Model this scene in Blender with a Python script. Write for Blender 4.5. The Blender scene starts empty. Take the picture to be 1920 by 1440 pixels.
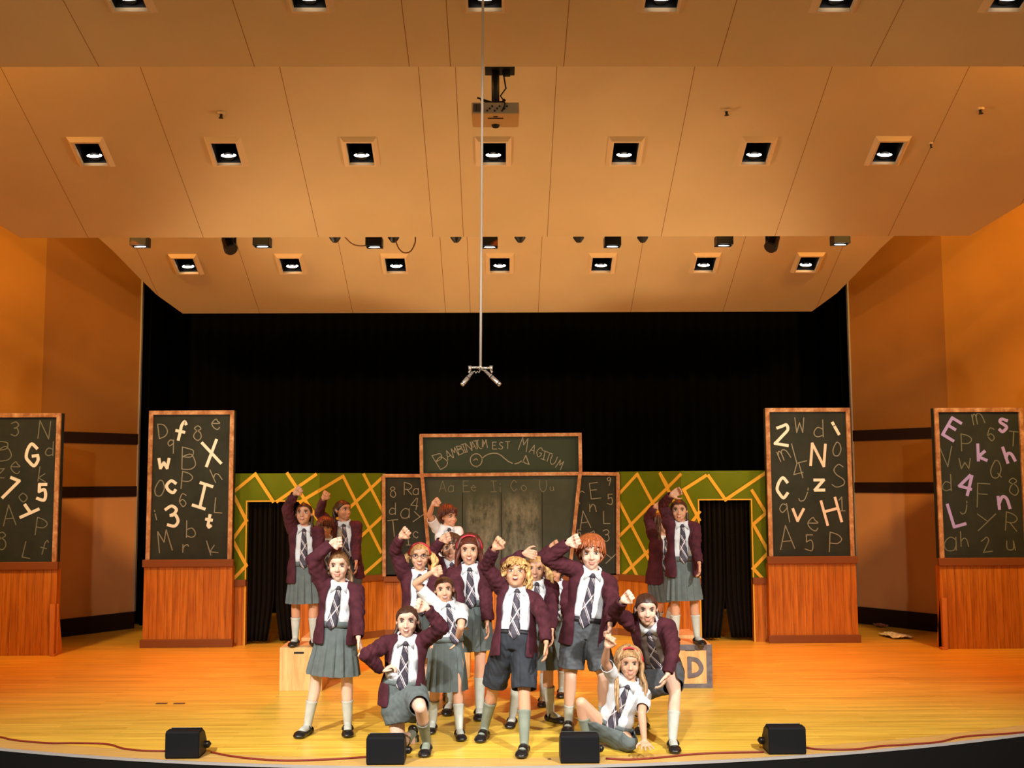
import bpy, math, random
import numpy as np
from mathutils import Vector, Matrix
random.seed(7); RNG = np.random.RandomState(7)
SC = bpy.context.scene
COL = SC.collection
PI = math.pi
# ---------------------------------------------------------------- camera
FPX = 2000.0                                # focal length in pixels of a 1920 px wide frame
CAM = Vector((0.0, 0.0, 2.1))
_p, _yw, _ro = math.atan(180/FPX), math.atan(25/FPX), math.radians(0.30)
CF = Vector((math.sin(_yw)*math.cos(_p), math.cos(_yw)*math.cos(_p), math.sin(_p))).normalized()
_r = CF.cross(Vector((0, 0, 1))).normalized(); _u = _r.cross(CF)
CR = _r*math.cos(_ro) - _u*math.sin(_ro)
CU = _u*math.cos(_ro) + _r*math.sin(_ro)
cd = bpy.data.cameras.new('camera'); co = bpy.data.objects.new('camera', cd); COL.objects.link(co)
cd.sensor_width = 36; cd.lens = 36*FPX/1920; cd.clip_end = 200
co.matrix_world = Matrix(((CR.x, CU.x, -CF.x, CAM.x), (CR.y, CU.y, -CF.y, CAM.y), (CR.z, CU.z, -CF.z, CAM.z), (0, 0, 0, 1)))
SC.camera = co
# ---------------------------------------------------------------- world, exposure, lights
SC.view_settings.view_transform = 'Standard'; SC.view_settings.look = 'None'
SC.view_settings.exposure = 0.06; SC.view_settings.gamma = 1.0; SC.view_settings.use_curve_mapping = False
w = bpy.data.worlds.new('hall_air'); SC.world = w; w.use_nodes = True
w.node_tree.nodes['Background'].inputs[0].default_value = (1.0, 0.66, 0.36, 1)
w.node_tree.nodes['Background'].inputs[1].default_value = 0.27
def aim(o, p, t):
    o.location = p; o.rotation_euler = (Vector(t)-Vector(p)).to_track_quat('-Z', 'Y').to_euler()
def spot(name, p, t, e, col, ang, blend=.5, rad=.12):
    l = bpy.data.lights.new(name, 'SPOT'); l.energy = e; l.color = col; l.spot_size = math.radians(ang)
    l.spot_blend = blend; l.shadow_soft_size = rad
    o = bpy.data.objects.new(name, l); COL.objects.link(o); aim(o, p, t); return o
def area(name, p, t, e, col, sx, sy):
    l = bpy.data.lights.new(name, 'AREA'); l.shape = 'RECTANGLE'; l.size = sx; l.size_y = sy; l.energy = e; l.color = col
    o = bpy.data.objects.new(name, l); COL.objects.link(o); aim(o, p, t); return o
WHITE = (1.0, .93, .82); AMBER = (1.0, .50, .13)
# front-of-house spots over the seats, aimed at the performers
FOH = (1.0, .97, .94)
for x, tx in ((-4.2, -2.2), (4.2, 2.2)):
    spot('front_of_house_light', (x, 2.2, 6.2), (tx, 8.5, .4), 4100, FOH, 47, .9, .12)
spot('front_of_house_light', (-.4, 1.6, 6.2), (0, 8.6, .4), 2400, FOH, 42, .9, .12)
# neutral spots on the chalkboards of the set
for x in (-4.6, 0, 4.6):
    spot('set_front_light', (x*.8, 1.8, 5.9), (x, 14.2, 2.25), 950, (1, .93, .88), 22, .8, .12)
# wide warm wash on the stage and set
for x in (-6, 6):
    spot('stage_wash_light', (x, 3.5, 5.2), (-x*.25, 12.8, .8), 180, (1, .58, .12), 60, .9, .3)
# amber downlights on the pipe, washing the rear of the stage floor
for x in (-4.4, -2.2, 0, 2.2, 4.4):
    spot('amber_backlight', (x, 12.7, 5.0), (x, 12.1, 0), 560, (1, .11, .001), 58, .9, .1)
# added uplights, unseen, to brighten the ceiling clouds; plus a side wall wash
for s in (-1, 1):
    spot('cloud_fill_wing', (s*6.15, 12.0, .5), (-s*.3, 12.9, 5.0), 950, (1, .76, .46), 66, 1, .4)
    area('cloud_fill_front', (s*5.5, 3.5, 1.2), (s*.5, 7.8, 6.0), 52, (1, .72, .42), 1.0, 1.0)
    area('wall_wash_light', (s*6.3, 8.1, 7.3), (s*6.9, 13.4, 2.9), 460, (1, .52, .12), .6, .6)
# ---------------------------------------------------------------- pixel helpers (a photo pixel is a ray from the camera)
def ray(px, py): return (CF + CR*((px-960)/FPX) - CU*((py-720)/FPX))
def atY(px, py, Y):
    d = ray(px, py); return CAM + d*(Y/d.y)
def atZ(px, py, Z):
    d = ray(px, py); return CAM + d*((Z-CAM.z)/d.z)
def atPlane(px, py, P, N):
    d = ray(px, py); return CAM + d*((Vector(P)-CAM).dot(Vector(N))/d.dot(Vector(N)))
# ---------------------------------------------------------------- object helpers
def tag(o, label=None, cat=None, group=None, kind=None):
    if label: o['label'] = label
    if cat: o['category'] = cat
    if group: o['group'] = group
    if kind: o['kind'] = kind
    return o
def mk(name, V, F, mats, parent=None, idx=None, smooth=False, uv=None, org=None):
    V = np.asarray(V, dtype=float)
    if org is not None: V = V - np.array(org)
    me = bpy.data.meshes.new(name); me.from_pydata(V.tolist(), [], [list(map(int, f)) for f in F])
    for m in (mats if isinstance(mats, (list, tuple)) else [mats]): me.materials.append(m)
    if idx is not None: me.polygons.foreach_set('material_index', np.asarray(idx, dtype=np.int32))
    if smooth: me.polygons.foreach_set('use_smooth', np.ones(len(me.polygons), dtype=bool))
    if uv is not None:
        l = me.uv_layers.new(name='uv'); li = np.zeros(len(me.loops), dtype=np.int32); me.loops.foreach_get('vertex_index', li)
        l.data.foreach_set('uv', np.asarray(uv, dtype=np.float32)[li].ravel())
    me.update()
    o = bpy.data.objects.new(name, me); COL.objects.link(o)
    if parent is not None: o.parent = parent
    elif org is not None: o.location = org
    return o
def empty(name, loc, rz=0):
    o = bpy.data.objects.new(name, None); COL.objects.link(o); o.location = loc; o.rotation_euler = (0, 0, rz)
    o.empty_display_size = .1; return o
class MB:
    """collects shapes for one mesh"""
    def __init__(s): s.V = []; s.F = []; s.I = []; s.cur = 0
    def add(s, V, F):
        b = len(s.V); s.V += [tuple(v) for v in V]; s.F += [[i+b for i in f] for f in F]; s.I += [s.cur]*len(F); return s
    def box(s, a, b):
        x0, y0, z0 = a; x1, y1, z1 = b
        return s.add([(x0,y0,z0),(x1,y0,z0),(x1,y1,z0),(x0,y1,z0),(x0,y0,z1),(x1,y0,z1),(x1,y1,z1),(x0,y1,z1)],
              [(3,2,1,0),(4,5,6,7),(0,1,5,4),(1,2,6,5),(2,3,7,6),(3,0,4,7)])
    def prism(s, poly, off):
        """poly: planar 3D points; off: extrusion vector"""
        n = len(poly); off = Vector(off); P = [Vector(p) for p in poly]
        return s.add(P+[p+off for p in P], [list(range(n))[::-1], list(range(n, 2*n))]+[(i, (i+1) % n, n+(i+1) % n, n+i) for i in range(n)])
    def tube(s, pts, r, n=8, caps=True):
        pts = [Vector(p) for p in pts]; rs = r if isinstance(r, (list, tuple)) else [r]*len(pts)
        V = []; F = []; up = None
        for i, p in enumerate(pts):
            t = (pts[min(i+1, len(pts)-1)]-pts[max(i-1, 0)]).normalized()
            if up is None: up = t.orthogonal().normalized()
            up = (up-t*up.dot(t)).normalized(); q = t.cross(up)
            for k in range(n):
                a = 2*PI*k/n; V.append(p+(up*math.cos(a)+q*math.sin(a))*rs[i])
        for i in range(len(pts)-1):
            for k in range(n): F.append((i*n+k, i*n+(k+1) % n, (i+1)*n+(k+1) % n, (i+1)*n+k))
        if caps: F.append(list(range(n))[::-1]); F.append([(len(pts)-1)*n+k for k in range(n)])
        return s.add(V, F)
    def build(s, name, mats, parent=None, org=None, smooth=False, bevel=0):
        o = mk(name, s.V, s.F, mats, parent, s.I, smooth, None, org)
        if bevel:
            m = o.modifiers.new('bevel', 'BEVEL'); m.width = bevel; m.segments = 2; m.limit_method = 'ANGLE'
        return o
def copy_tree(o, parent=None):
    c = o.copy(); COL.objects.link(c)
    if parent is not None: c.parent = parent
    for ch in [x for x in o.children]: copy_tree(ch, c)
    return c
# ---------------------------------------------------------------- materials
def pm(name, col, rough=.6, spec=.4, metal=0, emit=None, es=0):
    m = bpy.data.materials.new(name); m.use_nodes = True; b = m.node_tree.nodes['Principled BSDF']
    b.inputs['Base Color'].default_value = (*col, 1); b.inputs['Roughness'].default_value = rough
    b.inputs['Specular IOR Level'].default_value = spec; b.inputs['Metallic'].default_value = metal
    if emit: b.inputs['Emission Color'].default_value = (*emit, 1); b.inputs['Emission Strength'].default_value = es
    return m
class NT:
    def __init__(s, m): s.t = m.node_tree; s.b = s.t.nodes['Principled BSDF']
    def n(s, typ, **kw):
        nd = s.t.nodes.new(typ)
        for k, v in kw.items(): setattr(nd, k, v)
        return nd
    def l(s, a, b): s.t.links.new(a, b)
    def coord(s, scale=(1, 1, 1), rot=(0, 0, 0), out='Object'):
        tc = s.n('ShaderNodeTexCoord'); mp = s.n('ShaderNodeMapping'); mp.inputs['Scale'].default_value = scale; mp.inputs['Rotation'].default_value = rot
        s.l(tc.outputs[out], mp.inputs[0]); return mp.outputs[0]
    def noise(s, vec, sc, det=3, ro=.5):
        nd = s.n('ShaderNodeTexNoise'); nd.inputs['Scale'].default_value = sc; nd.inputs['Detail'].default_value = det; nd.inputs['Roughness'].default_value = ro
        s.l(vec, nd.inputs['Vector']); return nd.outputs['Fac']
    def ramp(s, fac, stops):
        r = s.n('ShaderNodeValToRGB'); e = r.color_ramp.elements
        while len(e) < len(stops): e.new(.5)
        for k, (p, c) in enumerate(stops): e[k].position = p; e[k].color = (*c, 1)
        s.l(fac, r.inputs[0]); return r.outputs[0]
    def mix(s, fac, a, b, mode='MIX'):
        m = s.n('ShaderNodeMix', data_type='RGBA', blend_type=mode)
        for v, i in ((fac, 0), (a, 6), (b, 7)):
            if isinstance(v, (int, float)): m.inputs[i].default_value = v
            elif isinstance(v, tuple): m.inputs[i].default_value = (*v, 1)
            else: s.l(v, m.inputs[i])
        return m.outputs[2]
    def math(s, op, a, b=0, c=0):
        m = s.n('ShaderNodeMath', operation=op)
        for i, v in enumerate((a, b, c)):
            if isinstance(v, (int, float)): m.inputs[i].default_value = v
            else: s.l(v, m.inputs[i])
        return m.outputs[0]
    def bump(s, h, st=.3, d=.01):
        b = s.n('ShaderNodeBump'); b.inputs['Strength'].default_value = st; b.inputs['Distance'].default_value = d
        s.l(h, b.inputs['Height']); s.l(b.outputs[0], s.b.inputs['Normal'])
    def col(s, c): s.l(c, s.b.inputs['Base Color'])
def cloth(name, col, var=.25, rough=.85, fine=220):
    m = pm(name, col, rough, .2); t = NT(m); v = t.coord()
    d = tuple(c*(1-var) for c in col); h = tuple(min(1, c*(1+var)) for c in col)
    t.col(t.ramp(t.noise(v, 14, 3), [(.3, d), (.7, h)])); t.bump(t.noise(v, fine, 2), .25, .002); return m
def planks(name, cols, length, width, rot, rough, mortar=.0025, grain=1.0, mcol=(.08, .03, .01), spec=.4, gs=(2, 40, 40)):
    m = pm(name, cols[0], rough, spec); t = NT(m); v = t.coord(rot=rot)
    b = t.n('ShaderNodeTexBrick'); b.inputs['Scale'].default_value = 1; b.inputs['Brick Width'].default_value = length; b.inputs['Row Height'].default_value = width
    b.inputs['Mortar Size'].default_value = mortar; b.inputs['Mortar Smooth'].default_value = .3; b.offset = .37; b.inputs['Bias'].default_value = 0
    b.inputs['Color1'].default_value = (*cols[0], 1); b.inputs['Color2'].default_value = (*cols[1], 1); b.inputs['Mortar'].default_value = (*mcol, 1)
    t.l(v, b.inputs['Vector'])
    mp = t.n('ShaderNodeMapping'); mp.inputs['Scale'].default_value = gs; t.l(v, mp.inputs[0])
    g = t.noise(mp.outputs[0], 1.0, 5, .6)
    c = t.mix(.55*grain, b.outputs['Color'], t.ramp(g, [(.34, cols[2]), (.60, cols[3])]), 'MIX')
    t.col(c); t.bump(b.outputs['Fac'], -.3, .003)
    return m
M = {}
M['floor'] = planks('stage_boards', [(.82, .53, .062), (.60, .35, .036), (.46, .25, .022), (.95, .66, .10)], 1.6, .075, (0, 0, 0), .33, .0012, .8, (.30, .13, .03), .5, (1.1, 26, 26))
M['edge_board'] = planks('edge_boards', [(.60, .38, .10), (.54, .32, .08), (.46, .26, .065), (.68, .44, .13)], 1.2, .3, (0, 0, 0), .4, .001)
M['black'] = pm('black_paint', (.004, .004, .004), .6, .2)
M['nosing'] = pm('aluminium_nosing', (.75, .73, .70), .35, .5, .6)
M['velvet'] = pm('black_velour', (.0035, .0035, .0035), 1, 0)
M['drape'] = pm('black_drape_cloth', (.009, .008, .008), 1, .05)
def cloud_mat():
    m = pm('tan_acoustic_panel', (.60, .33, .13), .55, .25); t = NT(m); v = t.coord()
    sx = t.n('ShaderNodeSeparateXYZ'); t.l(v, sx.inputs[0]); x = sx.outputs[0]
    f = t.math('ABSOLUTE', t.math('SUBTRACT', t.math('FRACT', t.math('DIVIDE', t.math('ADD', x, .77+.675+13.5), 1.35)), .5))
    g = t.math('LESS_THAN', f, .0026)
    g2 = t.math('LESS_THAN', t.math('ABSOLUTE', t.math('ADD', x, .41)), .0035)
    g = t.math('MAXIMUM', g, g2)
    n = t.ramp(t.noise(v, .7, 4), [(.3, (.60, .44, .23)), (.7, (.68, .51, .28))])
    t.col(t.mix(g, n, (.27, .13, .045))); return m
M['cloud'] = cloud_mat()
M['cloud_edge'] = pm('cloud_edge_band', (.66, .42, .24), .5, .3)
M['frame_tan'] = pm('light_trim_tan', (.72, .52, .30), .45, .4)
M['housing'] = pm('black_fixture', (.006, .005, .005), .5, .4)
M['lamp'] = pm('lamp_glass', (1, 1, 1), .3, .5, 0, (1, .95, .86), 6)
def wall_mat(name, c):
    m = pm(name, c, .6, .3); t = NT(m); v = t.coord()
    t.col(t.ramp(t.noise(v, .6, 4), [(.3, tuple(k*.9 for k in c)), (.7, tuple(k*1.1 for k in c))])); return m
M['wall'] = wall_mat('wall_panel_lit', (.58, .25, .035))
M['wall2'] = wall_mat('wall_panel_shaded', (.34, .135, .020))  # same wall, darkened in colour where it angles away from the light
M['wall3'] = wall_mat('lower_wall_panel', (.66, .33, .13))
M['wall_band'] = pm('dark_wall_groove', (.018, .006, .004), .7, .2)
def pine_mat():
    m = pm('stained_pine_boards', (.45, .16, .03), .5, .3); t = NT(m); v = t.coord()
    sx = t.n('ShaderNodeSeparateXYZ'); t.l(v, sx.inputs[0])
    q = t.math('DIVIDE', sx.outputs[0], .098); fl = t.math('FLOOR', q); fr = t.math('FRACT', q)
    wn = t.n('ShaderNodeTexWhiteNoise', noise_dimensions='1D'); t.l(fl, wn.inputs['W'])
    mp = t.n('ShaderNodeMapping'); mp.inputs['Scale'].default_value = (26, 26, 1.6); t.l(v, mp.inputs[0])
    off = t.n('ShaderNodeVectorMath', operation='ADD'); t.l(mp.outputs[0], off.inputs[0]); t.l(wn.outputs['Color'], off.inputs[1])
    g = t.noise(off.outputs[0], 1.0, 5, .65)
    c1 = t.ramp(g, [(.30, (.24, .065, .005)), (.50, (.47, .150, .013)), (.72, (.63, .23, .026))])
    c2 = t.mix(t.math('MULTIPLY', wn.outputs['Value'], .45), c1, (.40, .11, .009))
    t.col(t.mix(t.math('LESS_THAN', fr, .035), c2, (.09, .028, .006))); return m
M['pine'] = pine_mat()
def trim_wood():
    m = pm('weathered_trim_wood', (.42, .20, .09), .55, .3); t = NT(m); v = t.coord((3, 3, 3))
    t.col(t.ramp(t.noise(v, 3, 5, .7), [(.35, (.27, .11, .05)), (.5, (.42, .22, .11)), (.68, (.62, .42, .28))])); return m
M['trim'] = trim_wood()
M['rail'] = pm('dark_rail', (.20, .062, .014), .5, .3)
def board_mat(smudge=False):
    m = pm('chalkboard_paint', (.022, .025, .019), .75, .3); t = NT(m); v = t.coord()
    c = t.ramp(t.noise(v, 3.5, 5, .6), [(.3, (.014, .022, .023)), (.75, (.027, .038, .038))])
    if smudge:
        c = t.ramp(t.noise(v, 2.5, 5, .6), [(.3, (.034, .054, .052)), (.75, (.058, .086, .082))])
        sx = t.n('ShaderNodeSeparateXYZ'); t.l(v, sx.inputs[0]); x, z = sx.outputs[0], sx.outputs[2]
        def win(a, lo, hi, soft):
            r1 = t.n('ShaderNodeMapRange', interpolation_type='SMOOTHSTEP'); r1.inputs[1].default_value = lo-soft; r1.inputs[2].default_value = lo+soft; t.l(a, r1.inputs[0])
            r2 = t.n('ShaderNodeMapRange', interpolation_type='SMOOTHSTEP'); r2.inputs[1].default_value = hi-soft; r2.inputs[2].default_value = hi+soft; r2.inputs[3].default_value = 1; r2.inputs[4].default_value = 0; t.l(a, r2.inputs[0])
            return t.math('MULTIPLY', r1.outputs[0], r2.outputs[0])
        wx = t.n('ShaderNodeMapping'); wx.inputs['Scale'].default_value = (1, 1, .45); t.l(v, wx.inputs[0])
        nz = t.ramp(t.noise(wx.outputs[0], 7, 6, .75), [(.38, (0, 0, 0)), (.70, (1, 1, 1))])
        a = t.math('MULTIPLY', win(x, -.46, -.03, .05), win(z, .95, 1.80, .16))
        b = t.math('MULTIPLY', win(x, .03, .52, .05), win(z, .95, 1.86, .16))
        c = t.mix(t.math('MULTIPLY', t.math('MAXIMUM', a, b), nz), c, (.25, .29, .28))
        s1 = t.math('LESS_THAN', t.math('ABSOLUTE', t.math('ADD', x, .53)), .006); s2 = t.math('LESS_THAN', t.math('ABSOLUTE', t.math('SUBTRACT', x, .0)), .006); s3 = t.math('LESS_THAN', t.math('ABSOLUTE', t.math('SUBTRACT', x, .56)), .006)
        lz = t.math('LESS_THAN', z, 1.93)
        c = t.mix(t.math('MULTIPLY', t.math('MAXIMUM', t.math('MAXIMUM', s1, s2), s3), lz), c, (.012, .014, .012))
    t.col(c); return m
M['board'] = board_mat(); M['board_main'] = board_mat(True); M['board_green'] = pm('green_chalkboard', (.028, .052, .045), .75, .3)
M['chalk'] = pm('chalk_line', (.26, .28, .27), .9, .1); M['chalk_soft'] = pm('faint_chalk_line', (.165, .19, .175), .9, .1)
M['paint_white'] = pm('white_letter_paint', (.80, .86, .92), .7, .2); M['paint_pink'] = pm('pinkish_letter_paint', (.86, .72, .72), .7, .2)
M['paint_violet_lit'] = pm('violet_lit_letter', (.40, .36, 1.0), .7, .2)  # violet light on the letters, put into their colour
def green_mat():
    m = pm('olive_wall_paint', (.20, .20, .012), .7, .2); t = NT(m); v = t.coord()
    t.col(t.ramp(t.noise(v, 1.6, 5, .6), [(.3, (.085, .150, .002)), (.7, (.125, .175, .004))])); return m
M['green'] = green_mat()
M['lattice'] = pm('yellow_lattice_paint', (.72, .46, .06), .7, .2)
def block_mat():
    m = pm('pale_plywood', (.66, .38, .15), .5, .3); t = NT(m); v = t.coord((30, 30, 4))
    t.col(t.ramp(t.noise(v, .6, 5, .6), [(.3, (.50, .26, .085)), (.65, (.74, .46, .19))])); return m
M['ply'] = block_mat()
M['greypaint'] = cloth('grey_block_paint', (.14, .12, .125), .3, .7)
M['speaker'] = pm('black_speaker_cloth', (.004, .004, .005), .8, .2); M['speaker_side'] = pm('speaker_cabinet', (.03, .022, .014), .6, .3)
M['cable'] = pm('dark_red_cable', (.16, .015, .008), .5, .3)
M['steel'] = pm('bright_metal', (.75, .74, .72), .25, .5, .85); M['rope'] = pm('grey_cord', (.62, .55, .46), .6, .3)
M['beige_plastic'] = pm('beige_plastic', (.58, .36, .15), .5, .4); M['grey_plastic'] = pm('grey_plastic', (.34, .29, .24), .5, .4)
M['paper'] = pm('white_paper', (.80, .72, .62), .8, .1); M['plate'] = pm('dark_floor_plate', (.10, .045, .015), .5, .3)
# ---------------------------------------------------------------- hand-drawn stroke letters (grid 6 wide, 9 high; ~ = smooth stroke)
GL = {'A':'00 39 60|13 53','B':'00 09|~09 48 57 45 05|~05 46 62 40 00','C':'~57 39 17 04 12 30 52','D':'00 09|~09 48 64 41 00','E':'59 09 00 60|05 45','F':'59 09 00|05 45',
 'G':'~57 39 17 04 12 30 52 54|54 34','H':'00 09|60 69|05 65','I':'09 59|29 30|00 50','K':'00 09|59 04 60','L':'09 00 50','M':'00 19 34 59 60','N':'00 09 60 69','O':'~39 16 03 10 40 64 58 39','P':'00 09|~09 48 66 44 04',
 'Q':'~39 16 03 10 40 64 58 39|42 60','R':'00 09|~09 48 66 44 04|24 60','S':'~58 39 17 25 53 51 20 01','T':'09 69|39 30','U':'~09 03 20 40 63 69','V':'09 30 69','W':'09 10 36 50 69','X':'09 60|69 00','Z':'09 59 00 60',
 'a':'~54 35 14 02 10 40 52|55 50','b':'09 00|~04 35 53 51 30 01','c':'~44 25 03 11 30 41','d':'59 50|~54 25 03 01 20 51','e':'~03 43 34 25 03 11 30 41','f':'~48 39 27 24 20|04 44','h':'09 00|~03 25 44 50','i':'25 20|28 27','j':'~45 31 10 01|47 46',
 'k':'09 00|45 02 50','m':'05 00|~03 15 24 20|~23 35 54 60','n':'05 00|~02 25 44 50','o':'~25 03 11 30 52 44 25','p':'05 00','q':'~58 39 17 25 46 57|59 50','r':'05 00|~02 14 35 44','s':'~44 25 14 32 31 10 01','t':'28 21 30 41|05 45',
 'u':'~05 01 20 41 45|45 50','v':'05 20 55','w':'05 10 33 50 65','y':'05 33|65 00','z':'05 55 00 50','1':'07 29 20|00 40','2':'~07 28 49 57 34 00|00 60','3':'~08 39 57 35 25|~25 45 52 30 01','4':'49 03 63|59 50','5':'59 19 15|~15 46 53 40 01',
 '6':'~58 29 04 12 30 52 44 25 03','7':'19 59 10','8':'~48 29 07 45 52 30 02 15 47 48','9':'~57 39 17 25 46 57|57 30'}
def strokes(ch):
    out = []
    for s in GL[ch].split('|'):
        sm = s[0] == '~'; p = [(int(q[0]), int(q[1])) for q in s.strip('~').split()]
        if sm and len(p) > 2:
            P = [p[0]]+p+[p[-1]]; r = []
            for i in range(1, len(P)-2):
                for k in range(5):
                    t = k/5; a, b, c, d = (np.array(P[i+j-1], float) for j in range(4))
                    r.append(tuple(.5*((2*b)+(-a+c)*t+(2*a-5*b+4*c-d)*t*t+(-a+3*b-3*c+d)*t**3)))
            r.append(p[-1]); p = r
        out.append(p)
    return out
def ribbon(mb, pts, w, th, ex, ez, n):
    """flat painted stroke along pts (3D), one mitred strip standing th proud along n"""
    P = [Vector(pts[0])]
    for p in pts[1:]:
        if (Vector(p)-P[-1]).length > 1e-5: P.append(Vector(p))
    if len(P) < 2: return
    closed = (P[0]-P[-1]).length < 1e-4
    d = [(b-a).normalized() for a, b in zip(P, P[1:])]
    if not closed: P[0] = P[0]-d[0]*w*.4; P[-1] = P[-1]+d[-1]*w*.4
    # break the strip at sharp corners
    runs = [[0]]
    for i in range(1, len(P)-1):
        runs[-1].append(i)
        if d[i-1].dot(d[i]) < .35: runs.append([i])
    runs[-1].append(len(P)-1)
    for r, run in enumerate(runs):
        V = []; m = len(run); t_ = th*(1+.12*(r % 3))
        for k, i in enumerate(run):
            a = d[i-1] if (k > 0) else d[i]; b = d[i] if (k < m-1 and i < len(d)) else a
            t = (a+b).normalized(); s = t.cross(n).normalized()*w/2/max(.6, t.dot(a))
            q = P[i]
            if k == 0 and r > 0: q = q-d[i]*w*.3
            if k == m-1 and r < len(runs)-1: q = q+a*w*.3
            V += [q-s, q+s, q+s+n*t_, q-s+n*t_]
        F = [(0, 1, 2, 3), tuple(4*(m-1)+x for x in (3, 2, 1, 0))]
        for k in range(m-1):
            b0 = 4*k; b1 = b0+4
            for x, y in ((0, 1), (1, 2), (2, 3), (3, 0)): F.append((b0+y, b0+x, b1+x, b1+y))
        mb.add(V, F)
def glyph(mb, ch, c, h, rot, w, th, ex, ez, n):
    sc = h/9 if not (ch in 'acemnorsuvwyz') else h/5.2
    cx = 3; cy = 4.5 if not (ch in 'acemnorsuvwyz') else 2.5
    ca, sa = math.cos(math.radians(rot)), math.sin(math.radians(rot))
    for si, p in enumerate(strokes(ch)):
        q = []
        for x, y in p:
            X = (x-cx)*sc*.92; Y = (y-cy)*sc
            q.append(c+ex*(X*ca-Y*sa)+ez*(X*sa+Y*ca))
        ribbon(mb, q, w, th*(1+.2*si), ex, ez, n)
def letters(parent, spec, P, ex, n, origin, scale, wth, name_prefix='', soft=False, org=None):
    """spec rows: char x y height rot kind in crop pixels of the photograph, projected on the board plane"""
    ez = Vector((0, 0, 1)); mbs = {}
    for row in spec.strip().split(';'):
        t = row.split()
        if not t: continue
        ch, x, y, h = t[0], float(t[1]), float(t[2]), float(t[3]); rot = float(t[4]) if len(t) > 4 else 0; k = t[5] if len(t) > 5 else 'c'
        px, py = origin[0]+x/scale, origin[1]+y/scale
        c = atPlane(px, py, P, n); hh = h/scale/FPX*c.y
        w = {'c': .013, 'W': .040, 'P': .040, 'R': .036}[k]*wth
        mb = MB(); mbs.setdefault(k, []).append(mb); glyph(mb, ch, c, hh, rot, w, .004, ex, ez, n)
    nm = {'c': ('chalk_letter', M['chalk_soft'] if soft else M['chalk']), 'W': ('painted_letter', M['paint_white']), 'P': ('painted_letter', M['paint_violet_lit']), 'R': ('painted_letter', M['paint_pink'])}
    for k, lst in mbs.items():
        for mb in lst:
            o = mb.build(nm[k][0], nm[k][1], parent, org)
            if k in 'PR': o['label'] = 'letter tinted by violet light' if k == 'P' else 'pinkish letter'
# ================================================================= THE ROOM
YUP = Vector((0, 0, 1)); NF = Vector((0, -1, 0))
def edge_y(x, R=11.41, y0=8.07): return y0 + (R-math.sqrt(R*R-(x+.085)**2))
def arc(off=0, n=60, x0=-7.6, x1=7.6): return [(x0+(x1-x0)*i/n, edge_y(x0+(x1-x0)*i/n)+off) for i in range(n+1)]
# stage floor: boards, with a border board along the curved lip
a = arc(.24)
mb = MB(); mb.prism([(x, y, -.04) for x, y in a]+[(9.5, 19, -.04), (-9.5, 19, -.04)], (0, 0, .04)); mb.build('floor', M['floor']); bpy.data.objects['floor']['kind'] = 'structure'
mb = MB(); b = arc(.242); c = arc(0.0)
for i in range(len(b)-1): mb.prism([(*c[i], -.04), (*c[i+1], -.04), (*b[i+1], -.04), (*b[i], -.04)], (0, 0, .04))
tag(mb.build('trim_1', M['edge_board']), kind='structure')
mb = MB(); c0 = arc(-.02)
for i in range(len(b)-1): mb.prism([(*c0[i], -.016), (*c0[i+1], -.016), (*c[i+1], -.016), (*c[i], -.016)], (0, 0, .019))
tag(mb.build('trim_2', M['nosing']), kind='structure')
mb = MB(); c1 = arc(-.012); c2 = arc(.2)
for i in range(len(b)-1): mb.prism([(*c1[i], -1.1), (*c1[i+1], -1.1), (*c2[i+1], -1.1), (*c2[i], -1.1)], (0, 0, 1.083))
tag(mb.build('wall_stage_front', M['black']), kind='structure')
mb = MB(); mb.box((-12, -3, -1.2), (12, 9.4, -1.1)); tag(mb.build('floor_auditorium', M['black']), kind='structure')
# side walls, a fan of upright panels on each side
def vwall(name, p, q, z0, z1, m, th=.12):
    p = Vector((*p, 0)); q = Vector((*q, 0)); d = (q-p).normalized(); n = Vector((-d.y, d.x, 0))
    mb = MB(); mb.prism([p+YUP*z0, q+YUP*z0, q+YUP*z1, p+YUP*z1], n*th); return tag(mb.build(name, m), kind='structure')
WL = [(-5.28, 15.7), (-6.22, 14.55), (-7.35, 12.2), (-8.6, 8.0)]
WR = [(5.22, 15.7), (6.17, 14.55), (7.30, 12.2), (8.6, 8.0)]
for side, W, sg in (('left', WL, 1), ('right', WR, -1)):
    th = .12*sg
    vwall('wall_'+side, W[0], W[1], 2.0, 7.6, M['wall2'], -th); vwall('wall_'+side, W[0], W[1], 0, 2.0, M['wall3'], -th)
    vwall('wall_'+side, W[1], W[2], 0, 7.6, M['wall'], -th); vwall('wall_'+side, W[2], W[3], 0, 7.6, M['wall'], -th)
    for z0, z1, nm, k in ((2.645, 2.80, 'trim_', 3), (1.89, 2.04, 'trim_', 4)):
        for i in range(2): vwall(nm+str(k), W[i], W[i+1], z0, z1, M['wall_band'], .015*sg)
    for i in range(3): vwall('baseboard_'+side, W[i], W[i+1], 0, .24, M['wall_band'], .02*sg)
    # pale metal corner bead at the upstage end of the wall
    mb = MB(); x, y = W[0]; mb.box((x-.012, y-.02, 0 if 0 else .24), (x+.012, y+.04, 5.4)); tag(mb.build('trim_5', pm('corner_bead', (.34, .28, .22), .5)), kind='structure')
mb = MB(); mb.box((-9.5, 5.5, 7.6), (9.5, 19, 7.7)); tag(mb.build('ceiling', M['black']), kind='structure')
mb = MB(); mb.box((-9.5, 18.4, 0), (9.5, 18.5, 7.6)); tag(mb.build('wall_back', M['black']), kind='structure')
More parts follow.
